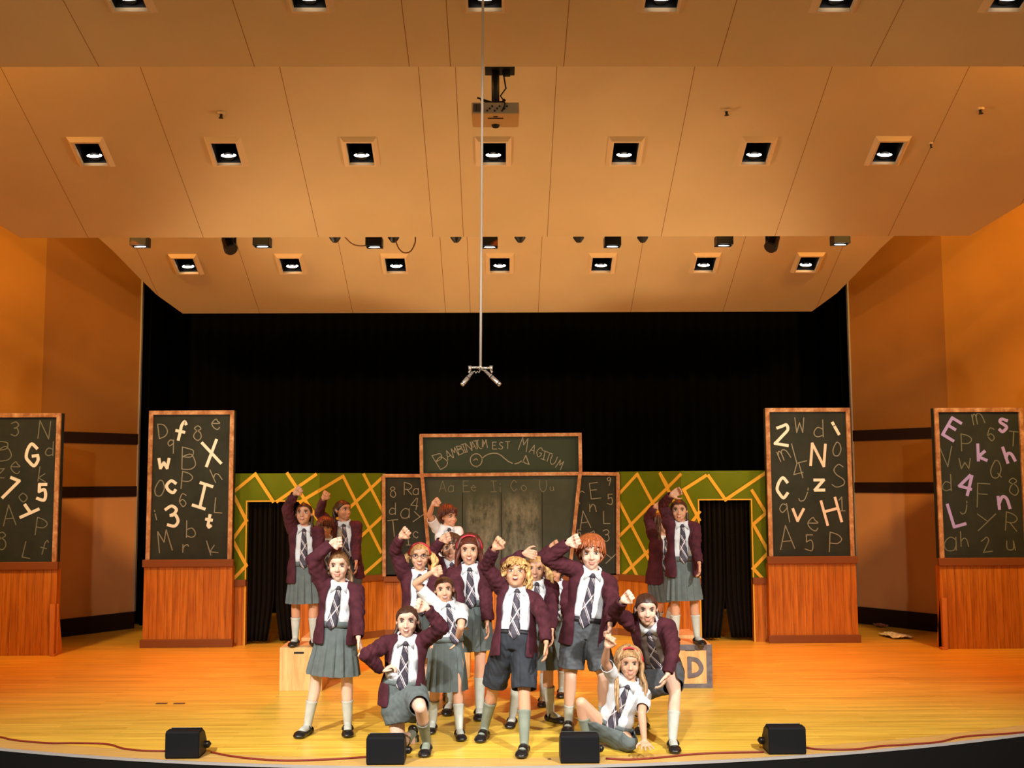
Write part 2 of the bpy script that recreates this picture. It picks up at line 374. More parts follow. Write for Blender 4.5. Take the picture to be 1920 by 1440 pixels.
# black velour curtain: backdrop and two side legs
def curtain_mesh(path, z0, z1, amp, wl, nz=2):
    pts = []; acc = 0
    for (p, q) in zip(path, path[1:]):
        p = Vector((*p, 0)); q = Vector((*q, 0)); L = (q-p).length; d = (q-p)/L; n = Vector((-d.y, d.x, 0)); k = max(2, int(L/wl*8))
        for i in range(k): s = L*i/k; pts.append(p+d*s+n*amp*math.sin((acc+s)*2*PI/wl)+n*amp*.4*math.sin((acc+s)*2*PI/wl*.37+1))
        acc += L
    pts.append(Vector((*path[-1], 0)))
    V = []; F = []; m = len(pts)
    for j in range(nz+1):
        z = z0+(z1-z0)*j/nz
        for p in pts: V.append((p.x, p.y, z))
    for j in range(nz):
        for i in range(m-1): F.append((j*m+i, j*m+i+1, (j+1)*m+i+1, (j+1)*m+i))
    return V, F
def curtain(name, path, z0, z1, amp, wl, m, parent=None, org=None):
    V, F = curtain_mesh(path, z0, z1, amp, wl); o = mk(name, V, F, m, parent, None, True, None, org)
    s = o.modifiers.new('thick', 'SOLIDIFY'); s.thickness = .008; return o
bt = empty('stage_curtain', (0, 17.4, 0)); tag(bt, 'tall black velour backdrop curtain closing the rear of the stage', 'curtain')
curtain('backdrop', [(-6.6, 17.4), (6.6, 17.4)], .005, 6.6, .06, .34, M['velvet'], bt, (0, 17.4, 0))
curtain('side_leg', [(-6.5, 17.2), (-5.22, 15.95)], .005, 6.6, .05, .3, M['velvet'], bt, (0, 17.4, 0))
curtain('side_leg', [(6.5, 17.2), (5.16, 15.95)], .005, 6.6, .05, .3, M['velvet'], bt, (0, 17.4, 0))
# ---------------------------------------------------------------- ceiling clouds with square light openings
def cloud(name, label, y0, z0, m, ya, yb, rowpx, rowpy, side, fr=.135, axis_x=0.0):
    """plane z = z0 + m (y-y0) between ya and yb; square openings on the row through the photo points; side: (y, half width) outline"""
    N = Vector((0, -m, 1)).normalized(); P0 = Vector((0, y0, z0)); Pz = lambda y: z0+m*(y-y0)
    yb = atPlane(935, yb, P0, N).y if yb > 100 else yb
    cs = [atPlane(px, rowpy(px), P0, N) for px in rowpx]; yr = sum(c.y for c in cs)/len(cs); cy = math.sqrt(1/(1+m*m))
    ha, hb = yr-fr*1.22*cy, yr+fr*1.22*cy
    def hw(y):
        for (p, q) in zip(side, side[1:]):
            if p[0] <= y <= q[0]: return p[1]+(q[1]-p[1])*(y-p[0])/(q[0]-p[0])
        return side[0][1] if y < side[0][0] else side[-1][1]
    mb = MB(); pt = lambda x, y: (x, y, Pz(y))
    def span(u, v, xl=None, xr=None):
        ys = [u]+[s[0] for s in side if u < s[0] < v]+[v]
        L = [pt(-hw(y) if xl is None else xl, y) for y in ys]; R = [pt(hw(y) if xr is None else xr, y) for y in ys]
        if xl is not None: L = [L[0], L[-1]]
        if xr is not None: R = [R[0], R[-1]]
        mb.add(L[::-1]+R, [list(range(len(L)+len(R)))[::-1]])
    span(ya, ha); span(hb, yb)
    xs = [(-1e9, None)]; prev = None
    for c in sorted(cs, key=lambda c: c.x):
        span(ha, hb, prev, c.x-fr); prev = c.x+fr
    span(ha, hb, prev, None)
    o = tag(mb.build(name, [M['cloud'], M['cloud_edge']]), label, 'ceiling panel', 'ceiling clouds over the stage')
    s = o.modifiers.new('thick', 'SOLIDIFY'); s.thickness = .055; s.offset = -1; s.use_even_offset = True
    s.material_offset_rim = 1
    return [Vector((c.x, yr, Pz(yr))) for c in cs], m, fr
def make_fixture(fr):
    r = empty('recessed_stage_light', (0, 0, 0))
    mb = MB(); a = fr; b_ = fr+.058; d1 = .04; d0 = .0
    al = a*1.22; bl = al+.058; ml = al+.02; inn = [(-a, -al), (a, -al), (a, al), (-a, al)]; out = [(-b_, -bl), (b_, -bl), (b_, bl), (-b_, bl)]; mid = [(-a-.020, -ml), (a+.020, -ml), (a+.020, ml), (-a-.020, ml)]
    V = [(x, y, .06) for x, y in inn]+[(x, y, -d1) for x, y in inn]+[(x, y, -d1) for x, y in mid]+[(x, y, .0) for x, y in out]
    F = []
    for k in range(4):
        j = (k+1) % 4; F += [(k, j, 4+j, 4+k), (4+k, 4+j, 8+j, 8+k), (8+k, 8+j, 12+j, 12+k)]
    mb.add(V, F); mb.build('trim_frame', M['frame_tan'], r)
    mb = MB(); h = .34
    V = [(x*.99, y*.99, -.0) for x, y in inn]+[(x*.99, y*.99, h) for x, y in inn]; mb.add(V, [(0, 1, 5, 4), (1, 2, 6, 5), (2, 3, 7, 6), (3, 0, 4, 7), (4, 5, 6, 7)])
    hs = mb.build('housing', M['housing'], r); s = hs.modifiers.new('t', 'SOLIDIFY'); s.thickness = .006; s.offset = 1
    # lamp: a disc tilted toward the stage, low in the opening on its upstage side
    mb = MB(); n = 20; R_ = .082
    V = []
    for k in range(n):
        t = 2*PI*k/n; V.append((R_*math.cos(t), .085, .030+.030*math.sin(t)))
    V.append((0, .070, .028))
    mb.add(V, [(k, (k+1) % n, n) for k in range(n)][::-1]); mb.build('lamp', M['lamp'], r)
    mb = MB(); mb.tube([(0, .098, .026), (0, .12, .2)], [.055, .05], 16); mb.build('reflector', M['housing'], r)
    return r
ORD = ['leftmost', 'second from left', 'third from left', 'fourth from left', 'fifth from left', 'sixth from left', 'rightmost']
def fixtures(first, pts, m, fr, row, grp, ords):
    for k, c in enumerate(pts):
        r = first if k == 0 else copy_tree(first)
        r.location = c; r.rotation_euler = (math.atan(m), 0, 0)
        tag(r, 'square recessed light in the %s, %s of its row' % (row, ords[k]), 'ceiling light', grp)
p, m, fr = cloud('ceiling_cloud', 'nearest tan ceiling cloud across the top of the photo, carrying the cord', 8.39, 5.90, -.30, 6.4, 125,
    [237, 577, 909, 1243, 1575, 1900], lambda x: -12-(x-935)*.005, [(6.0, 7.6), (9.3, 7.6)])
fixtures(make_fixture(fr), p, m, fr, 'nearest ceiling cloud', 'lights in the nearest cloud', ORD[:5]+['rightmost'])
B0 = (11.24, 5.54, -.5)
p, m, fr = cloud('ceiling_cloud', 'broad middle tan ceiling cloud with seven lights, behind the projector', 11.24, 5.54, -.50, 9.75, 444,
    [172, 425, 676, 925, 1172, 1418, 1665], lambda x: 284-(x-935)*.004, [(9.7, 6.95), (10.6, 6.75), (11.2, 6.46), (11.65, 6.18), (12.05, 5.87), (12.5, 5.52)])
fixtures(make_fixture(fr), p, m, fr, 'middle ceiling cloud', 'lights in the middle cloud', ORD)
p, m, fr = cloud('ceiling_cloud', 'farthest and smallest tan ceiling cloud, above the black curtain', 14.42, 5.02, -.50, 13.0, 586,
    [350, 546, 742, 937, 1128, 1322, 1515], lambda x: 494-(x-935)*.006, [(13.0, 5.62), (13.6, 5.37), (14.1, 5.15), (14.6, 4.98), (15.0, 4.83), (15.4, 4.58)])
fixtures(make_fixture(fr), p, m, fr, 'farthest ceiling cloud', 'lights in the farthest cloud', ORD)
# pipe behind the middle cloud with downlights, moving spots and clamps
def zpipe(px): return 5.16
mb = MB(); mb.tube([(-5.0, 12.8, 5.2), (5.0, 12.8, 5.2)], .024, 10); [mb.tube([(x, 12.8, 5.2), (x, 12.8, 7.6)], .012, 6) for x in (-4.4, -1.5, 1.5, 4.4)] 
tag(mb.build('lighting_pipe', M['housing']), 'black lighting pipe hidden behind the edge of the middle ceiling cloud', 'pipe')
def can(hz):
    r = empty('hanging_downlight', (0, 0, 0)); mb = MB()
    mb.box((-.095, -.09, -.0), (.095, .09, .008)); 
    for s in (-1, 1): mb.box((s*.095-.004, -.09, -.11), (s*.095+.004, .09, 0)); 
    mb.box((-.095, .082, -.11), (.095, .09, 0)); mb.box((-.095, -.09, -.11), (.095, -.082, -.0)); mb.build('shade', M['housing'], r)
    mb = MB(); V = [(.068*math.cos(t), .0+.06*math.sin(t), -.112+.02*math.sin(t)) for t in [2*PI*k/20 for k in range(20)]]; mb.add(V, [list(range(20))[::-1]]); mb.build('lamp', M['lamp'], r)
    mb = MB(); mb.tube([(0, 0, .0), (0, 0, hz)], .012, 8); mb.build('hanger', M['housing'], r); return r
for k, (px, py) in enumerate([(263, 454), (492, 454), (702, 455), (918, 455), (1148, 454), (1357, 452), (1575, 450)]):
    c = atY(px, py, 12.8)+Vector((0, 0, .055)); r = can(5.174-c.z); r.location = c
    tag(r, 'small black box downlight hanging behind the middle cloud edge, %s in its line' % ORD[k], 'ceiling light', 'small downlights behind the middle cloud')
def movspot(px, py, lab, mir):
    p = atY(px, py, 12.8); r = empty('stage_spotlight', p); hz = 5.174-p.z
    mb = MB(); mb.box((-.05, -.04, .05), (.05, .04, hz-.03)); mb.tube([(0, 0, hz-.03), (0, 0, hz)], .02, 8); mb.build('yoke', M['housing'], r)
    mb = MB(); mb.tube([(-.05*mir, .04, .09), (.035*mir, -.05, -.07), (.045*mir, -.06, -.085)], [.06, .085, .07], 12); mb.build('lamp_body', M['housing'], r)
    mb = MB(); mb.box((.07*mir-.012, -.02, -.02), (.07*mir+.012, .02, .10)); mb.build('clamp_knob', M['housing'], r)
    tag(r, lab, 'spotlight', 'round stage spotlights behind the middle cloud')
movspot(430, 459, 'black stage spotlight hanging left, between the first two small downlights', 1)
movspot(1448, 455, 'black stage spotlight hanging right, between the last two small downlights', -1)
for px, lab in ((628, 'small dark clamp left of the downlight with the short cable'), (738, 'small dark clamp holding the looped cable'), (855, 'small dark clamp left of the hanging cord'), (975, 'small dark clamp just right of the centre downlight'), (1085, 'small dark clamp left of the fifth small downlight'), (1205, 'small dark clamp right of the fifth small downlight')):
    p = atY(px, 449, 12.8); mb = MB(); mb.tube([(0, 0, -.035), (0, 0, -.01), (0, 0, .02), (0, 0, 5.174-p.z)], [.03, .05, .07, .03], 10)
    o = mb.build('pipe_clamp', M['housing']); o.location = p; tag(o, lab, 'clamp', 'pipe clamps behind the middle cloud')
def cable(name, pts, r, lab, mat, cat='cable', grp=None, n=6, sub=6):
    P = [pts[0]]+list(pts)+[pts[-1]]; out = []
    for i in range(1, len(P)-2):
        for k in range(sub):
            t = k/sub; a, b, c, d = (np.array(P[i+j-1], float) for j in range(4))
            out.append(tuple(.5*((2*b)+(-a+c)*t+(2*a-5*b+4*c-d)*t*t+(-a+3*b-3*c+d)*t**3)))
    out.append(tuple(pts[-1])); mb = MB(); mb.tube(out, r, n); return tag(mb.build(name, mat, smooth=True), lab, cat, grp)
brn = pm('brown_cable', (.20, .07, .03), .6)
cable('cable', [atY(x, y, 12.75) for x, y in ((646, 444), (660, 457), (675, 461), (688, 460))], .008, 'short brown cable drooping to the third small downlight', brn)
cable('cable', [atY(x, y, 12.75) for x, y in ((741, 450), (748, 466), (758, 474), (770, 471), (778, 456), (779, 444))], .008, 'brown cable hanging in a U-shaped loop beside a clamp', brn)
# sprinkler heads on the middle cloud
for px, py, lab in ((415, 213, 'small sprinkler head on the middle cloud, above the second light'), (1362, 208, 'small sprinkler head on the middle cloud, above the sixth light'), (1838, 205, 'small sprinkler head near the right end of the middle cloud'), (1745, 269, 'tiny sprinkler head right of the last light in the middle cloud')):
    p = atPlane(px, py, (0, 11.24, 5.54), (0, .5, 1)); mb = MB(); sc = .6 if px == 1745 else 1
    mb.cur = 0; mb.tube([(0, 0, .01), (0, 0, -.008)], [.042*sc, .036*sc], 14); mb.cur = 1; mb.tube([(0, 0, -.005), (0, -.01, -.04), (0, -.01, -.05)], [.014*sc, .014*sc, .026*sc], 10)
    o = mb.build('sprinkler_head', [M['frame_tan'], M['housing']]); o.location = p; tag(o, lab, 'sprinkler', 'sprinkler heads on the middle cloud')
# ---------------------------------------------------------------- projector on its pole
Yp = 9.35
pt = atY(936, 127, Yp); r = empty('ceiling_projector', pt); tag(r, 'ceiling projector on a black pole, hanging from the middle of the nearest cloud', 'projector')
pc = atY(929, 207, Yp) - pt; top = pt.z
mb = MB(); mb.box((-.13, -.1, -.035), (.14, .1, -.012)); mb.box((.04, -.03, -.075), (.10, .03, -.03)); mb.box((-.08, -.05, -.02), (.02, .05, .06)); mb.build('ceiling_plate', M['housing'], r, bevel=.004)
mb = MB(); mb.tube([(-.035, 0, 0), (-.035, 0, pc.z+.05)], .036, 14); mb.build('pole', M['housing'], r, smooth=True)
W2 = .215; zb = pc.z-.055; zt = pc.z+.055
mb = MB(); mb.box((pc.x-W2, -.06, zb), (pc.x+W2, .31, zt)); body = mb.build('body', M['beige_plastic'], r, bevel=.012)
mb = MB(); mb.box((pc.x-W2+.01, -.068, zb+.008), (pc.x+W2-.01, -.058, zt-.008)); bp_ = mb.build('connector_panel', M['grey_plastic'], r)
mb = MB()
for k in range(9): mb.box((pc.x-.08+k*.022, -.076, zb+.02+(k % 3)*.02), (pc.x-.066+k*.022, -.066, zb+.035+(k % 3)*.02))
for k in range(7): mb.box((pc.x-W2+.02+k*.012, -.074, zb+.018), (pc.x-W2+.025+k*.012, -.067, zt-.02))
mb.build('sockets', M['housing'], bp_)
mb = MB(); mb.box((pc.x-.07, .04, zb-.006), (pc.x+.07, .05, zb+.001)); mb.box((pc.x-.02, .0, zb-.006), (pc.x+.02, .01, zb+.001)); mb.tube([(pc.x, .24, zb-.02), (pc.x, .24, zb+.002)], [.03, .04], 12); mb.build('bottom_fittings', M['housing'], r)
mb = MB(); mb.box((-.10, -.03, pc.z+.05), (.04, .09, pc.z+.075)); mb.tube([(-.17, -.02, pc.z+.095), (-.05, 0, pc.z+.06)], .014, 8); mb.tube([(-.2, -.02, pc.z+.11), (-.02, 0, pc.z+.06)], .008, 8); mb.tube([(.02, 0, pc.z+.065), (.05, 0, pc.z+.10)], .014, 8); mb.build('bracket', M['housing'], r)
mb = MB(); mb.tube([(.03, 0, 0), (.045, 0, -.1), (.06, -.02, -.2), (.01, -.02, -.27), (.045, -.06, pc.z+.06), (.05, -.09, pc.z+.02), (.03, -.07, pc.z-.02)], .007, 8); mb.build('cable', M['housing'], r, smooth=True)
# ---------------------------------------------------------------- hanging stereo microphone bar
Ym = 7.8
b = atY(901, 690, Ym); r = empty('hanging_microphone_bar', b); tag(r, 'chrome bar with two angled microphones hanging on a long grey cord', 'microphone')
tp = atY(905.5, 0, Ym)-b; tz = 5.90-.30*(Ym-8.39)-b.z
mb = MB(); mb.tube([(0, 0, .02), (tp.x*.35, 0, tp.z*.35), (tp.x, 0, tp.z), (tp.x*1.01, 0, tz)], .0095, 8); mb.build('cord', M['rope'], r, smooth=True)
s = 1/256.0
mb = MB(); mb.tube([(-20*s, 0, 1*s), (-1*s, 0, 1*s)], .0085, 10); mb.tube([(-1*s, 0, 0), (20*s, 0, 0)], .0085, 10)
for q in (-20, 20): mb.tube([(q*s, 0, 4*s), (q*s, 0, -6*s)], [.014, .008], 10); mb.tube([(q*s, 0, -6*s), (q*1.12*s, 0, -9*s)], .008, 8)
mb.tube([(0, 0, 8*s), (0, 0, -3*s)], [.006, .016], 10); mb.build('bar', M['steel'], r, smooth=True)
for (x0, z0, x1, z1) in ((-15, -8, -35, -33), (8, -5, 37, -33)):
    mb = MB(); a_ = Vector((x0*s, 0, z0*s)); b_ = Vector((x1*s, -.03, z1*s)); mb.tube([a_, a_.lerp(b_, .35), a_.lerp(b_, .36), a_.lerp(b_, .93), b_], [.010, .012, .016, .016, .014], 12)
    mic = mb.build('microphone', M['steel'], r, smooth=True)
    mb = MB(); mb.tube([a_.lerp(b_, .86), a_.lerp(b_, .90)], .0175, 12); mb.tube([a_.lerp(b_, .40), a_.lerp(b_, .44)], .0172, 12); mb.build('collar', M['housing'], mic)
mb = MB(); mb.tube([(-15*s, 0, -8*s), (-11*s, .01, -6*s), (-9*s, 0, -10*s), (-6*s, .01, -6*s), (-3*s, 0, -9*s), (0, 0, -3*s), (8*s, 0, -5*s)], .0045, 6); mb.build('wiring', M['grey_plastic'], r, smooth=True)
# ================================================================= THE SET
EX = Vector((1, 0, 0))
def frame_on(mb, A, B, w, th, n, ez=YUP):
    """bar between two plane points"""
    A = Vector(A); B = Vector(B); d = (B-A).normalized(); s = d.cross(n).normalized()*w/2
    mb.prism([A-s, B-s, B+s, A+s], n*th)
# ---- chalkboard towers: four tall flats with a boarded base
def tower(label, Y, pxl, pxr, pyt, pym, pyb, pyt2, spec, origin, scale, brace=None, skirt=True, soft=False):
    n = NF; xl = atY(pxl, pyt, Y).x; xr = atY(pxr, pyt, Y).x; xm = (xl+xr)/2
    zt = atY((pxl+pxr)/2, pyt, Y).z; zm = atY((pxl+pxr)/2, pym, Y).z; T = .09
    org = Vector((xm, Y, 0)); r = empty('chalkboard_flat', org); tag(r, label, 'chalkboard', 'tall lettered chalkboard flats')
    w = (xr-xl)/2
    mb = MB(); mb.box((-w, .0, zm), (w, T, zt)); mb.build('board', M['board'], r)
    f = .052; mb = MB()
    mb.box((-w, -.03, zt-f), (w, .0, zt)); mb.box((-w, -.03, zm), (-w+f, .0, zt-f)); mb.box((w-f, -.03, zm), (w, .0, zt-f)); mb.build('frame', M['trim'], r)
    mb = MB(); mb.box((-w-.03, -.06, zm-.085), (w+.03, .0, zm+.01)); mb.build('ledge', M['rail'], r, bevel=.006)
    mb = MB(); mb.box((-w-.015, -.022, .0), (w+.015, T, zm-.085)); mb.build('boarded_base', M['pine'], r)
    if skirt:
        mb = MB(); mb.box((-w-.04, -.055, .0), (w+.04, -.022, .10)); mb.build('skirting', M['rail'], r, bevel=.005)
    if brace:
        mb = MB(); q = brace*(w+.015); mb.prism([(q-.05*brace, -.03, 0), (q, -.03, 0), (q, -.03, .62), (q-.06*brace, -.03, .62)], (0, -.03, 0)); mb.box((q-.03, -.10, 0), (q+.03, .0, .025)); mb.prism([(q, .0, 0), (q, .16, 0), (q, .0, .62)], (.022, 0, 0)); mb.build('brace', pm('orange_brace_wood', (.55, .19, .04), .5), r)
    letters(r, spec, (0, Y-.0005, 0), EX, n, origin, scale, .95, soft=soft, org=org)
    return r
S_LI = "D 880 195 78 8;f 985 195 100 -12 W;8 1072 208 78 -5;e 1175 160 58;q 922 280 72;w 885 372 50 0 W;B 1020 342 118;X 1142 315 125 12 W;h 1170 430 75 25;O 862 502 82;c 935 497 66 0 W;P 1010 462 92 -4;6 990 570 68;I 1100 548 125 -18 W;L 1185 598 78 -4;i 845 645 58 15;3 935 655 108 10 W;t 1135 680 70 -10 W;M 885 790 112 12;b 1035 725 88;r 1010 830 42;k 1150 820 78 18"
S_LO = "3 85 185 75;N 240 190 95 -5;B 25 300 108 10;G 178 325 118 8 W;d 272 292 74;e 95 395 66;k 235 430 78 -6;7 60 510 112 -22 W;5 230 527 84 0 W;o 130 555 48;A 50 650 108 5;y 160 640 70 -18 W;P 225 712 92 -6;8 15 790 92 -5;L 155 840 82 -12;f 245 825 76 -14;z 5 425 50"
S_RI = "2 195 215 110 -10 W;W 285 165 80;d 393 182 92;i 485 175 76 28 W;m 200 325 56 22;L 288 310 108 14;N 385 325 116 -6 R;O 487 292 72;4 275 412 85 14;S 497 438 122;C 197 503 108 0 W;j 318 530 98 -12;z 397 488 56 0 W;q 203 640 100 8;v 285 650 64 0 R;H 457 630 128 14 R;1 522 590 74;e 370 700 74;A 215 770 125 4;5 340 800 84;P 480 797 104 -4"
S_RO = "E 1112 187 106 -32 P;m 1250 130 58 10;s 1397 162 70 12 P;P 1187 258 92;6 1322 215 70;T 1440 238 78 -6;V 1080 335 108 4;k 1275 312 84 0 P;h 1420 320 82 16 P;w 1178 372 58;Q 1345 400 92;4 1183 485 104 -16 P;d 1085 475 88;F 1285 545 128 -4;8 1447 497 92;n 1395 582 64 4 P;L 1138 645 122 15 P;j 1180 600 88;y 1297 690 92;R 1430 685 98 -6;a 1105 805 72;h 1180 780 78;2 1295 810 78 8;u 1432 815 50"
tower('tall chalkboard flat left of the green wall, white f, X, I and 3', 13.9, 281, 440, 770, 1050, 1208, 0, S_LI, (0, 740), 2.879)
tower('tall chalkboard flat at the far left edge, white G, 7, 5 and y', 13.32, -50, 116, 775, 1055, 1222, 0, S_LO, (0, 740), 2.879, brace=1, skirt=False, soft=True)
tower('tall chalkboard flat right of the green wall, white 2, N, C and H', 13.9, 1434, 1592, 765, 1044, 1202, 0, S_RI, (1400, 740), 2.881)
tower('tall chalkboard flat at the far right edge, violet-lit E, h and L', 13.32, 1750, 1916, 765, 1047, 1213, 0, S_RO, (1400, 740), 2.881, brace=-1, skirt=False, soft=True)
# ---- green lattice walls with doorways
YA, YC = 14.0, 14.7
def green_wall(side, label):
    L = side == 'left'
    xo = atY(430 if L else 1443, 1000, YA).x; xs = atY(598 if L else 1279, 1000, YA).x; xi = atY(722 if L else 1157, 1000, YC).x
    d0 = atY(463 if L else 1312, 1000, YA).x; d1 = atY(562 if L else 1409, 1000, YA).x
    zt = atY(600 if L else 1280, 887 if L else 883, YA).z; zg = atY(437 if L else 1437, 1091 if L else 1087, YA).z; zd = atY(500 if L else 1360, 941 if L else 938, YA).z
    org = Vector(((d0+d1)/2, YA, 0)); r = empty('green_set_wall', org); tag(r, label, 'stage set wall', 'green lattice set walls')
    T = .08; mg = MB(); mp = MB(); mr = MB(); o = org
    xa, xb = (xo, xs) if L else (xs, xo)
    for (u, v) in ((xa, d0), (d1, xb)):
        mg.box((u-o.x, 0, zg), (v-o.x, T, zt)); mp.box((u-o.x, -.004, 0), (v-o.x, T, zg)); mr.box((u-o.x, -.03, zg-.05), (v-o.x, 0, zg+.03))
    mg.box((d0-o.x, 0, zd), (d1-o.x, T, zt))
    # angled part toward the centre
    P = Vector((xs, YA, 0))-o; Q = Vector((xi, YC, 0))-o
    if not L: P, Q = Q, P
    d = (Q-P).normalized(); n = d.cross(YUP).normalized()
    if n.y > 0: n = -n
    mg.prism([P+YUP*zg, Q+YUP*zg, Q+YUP*zt, P+YUP*zt], -n*T); mp.prism([P, Q, Q+YUP*zg, P+YUP*zg], -n*T)
    mr.prism([P+YUP*(zg-.05), Q+YUP*(zg-.05), Q+YUP*(zg+.03), P+YUP*(zg+.03)], n*.03)
    mr.prism([P, Q, Q+YUP*.09, P+YUP*.09], n*.02)
    mg.build('green_panel', M['green'], r); mp.build('boarded_base', M['pine'], r); mr.build('rail', M['rail'], r)
    # thin pale door edge
    me = MB(); e = .018
    me.box((d0-o.x-e, -.008, 0), (d0-o.x, .02, zd+e)); me.box((d1-o.x, -.008, 0), (d1-o.x+e, .02, zd+e)); me.box((d0-o.x, -.008, zd), (d1-o.x, .02, zd+e)); me.build('door_edging', M['lattice'], r)
    # lattice strokes
    if L: segs = [(539,888,577,945),(592,890,520,940),(643,893,563,941),(643,893,714,1035),(682,890,719,962),(719,893,600,1003),(719,966,640,1040),(719,1044,680,1078),(680,1078,600,1010),(479,889,436,924),(436,924,462,976),(462,976,436,1012),(436,1012,462,1060),(462,1060,436,1088),(577,945,640,1040),(479,889,512,940),(640,1040,600,1084)]
    else: segs = [(1195,889,1162,925),(1195,889,1276,1040),(1162,942,1235,1084),(1238,888,1253,913),(1276,890,1162,1005),(1160,1012,1196,1082),(1215,1034,1166,1080),(1276,965,1215,1034),(1238,888,1276,965),(1323,892,1282,918),(1282,918,1311,975),(1328,892,1360,937),(1311,960,1282,1000),(1282,1000,1311,1060),(1436,886,1360,937),(1410,920,1436,962),(1436,962,1412,983),(1412,983,1441,1035),(1441,1035,1412,1066),(1412,1066,1430,1085)]
    cnt = [0]; ml = MB(); nF = Vector((0, -1, 0)); nW = n
    def seg(a, b):
        mid = (a[0]+b[0])/2; inner = mid > 598 if L else mid < 1279
        if inner: pl = (Vector((xs, YA, 0)), nW)
        else: pl = (Vector((xs, YA, 0)), nF)
        A = atPlane(a[0], a[1], *pl)-o; B = atPlane(b[0], b[1], *pl)-o
        cnt[0] += 1; ribbon(ml, [A, B], .042, .004+.0004*cnt[0], EX, YUP, pl[1])
    bx = 598 if L else 1279
    for (x0, y0, x1, y1) in segs:
        if (x0-bx)*(x1-bx) < -50:
            t = (bx-x0)/(x1-x0); ym = y0+(y1-y0)*t; seg((x0, y0), (bx, ym)); seg((bx, ym), (x1, y1))
        else: seg((x0, y0), (x1, y1))
    ml.build('lattice', M['lattice'], r)
    return d0, d1, zd
dl = green_wall('left', 'green set wall with yellow lattice and black doorway on the left side')
dr = green_wall('right', 'green set wall with yellow lattice and black doorway on the right side')
for (d0, d1, zd), lab in ((dl, 'black split drape closing the left doorway, behind the girl on the plain block'), (dr, 'black split drape closing the right doorway, beside the block painted with D')):
    xm = (d0+d1)/2; r = empty('doorway_drape', (xm, YA+.12, 0)); tag(r, lab, 'curtain', 'black doorway drapes'); w = (d1-d0)/2
    for s in (-1, 1):
        V = []; F = []; nx, nz = 40, 14; h = zd+.05
        for j in range(nz+1):
            t = j/nz; z = .035+(h-.035)*t; gap = .075*max(0, 1-t*3.2)**1.2
            for i in range(nx+1):
                u = i/nx; x = s*(gap+.0*u+(w-gap+.02)*u)
                V.append((x, .025*math.sin(u*34+s)+.01*math.sin(u*13+j*.2), z))
        for j in range(nz):
            for i in range(nx): F.append((j*(nx+1)+i, j*(nx+1)+i+1, (j+1)*(nx+1)+i+1, (j+1)*(nx+1)+i))
        o = mk('drape_panel', V, F, M['drape'], r, None, True); m_ = o.modifiers.new('t', 'SOLIDIFY'); m_.thickness = .006
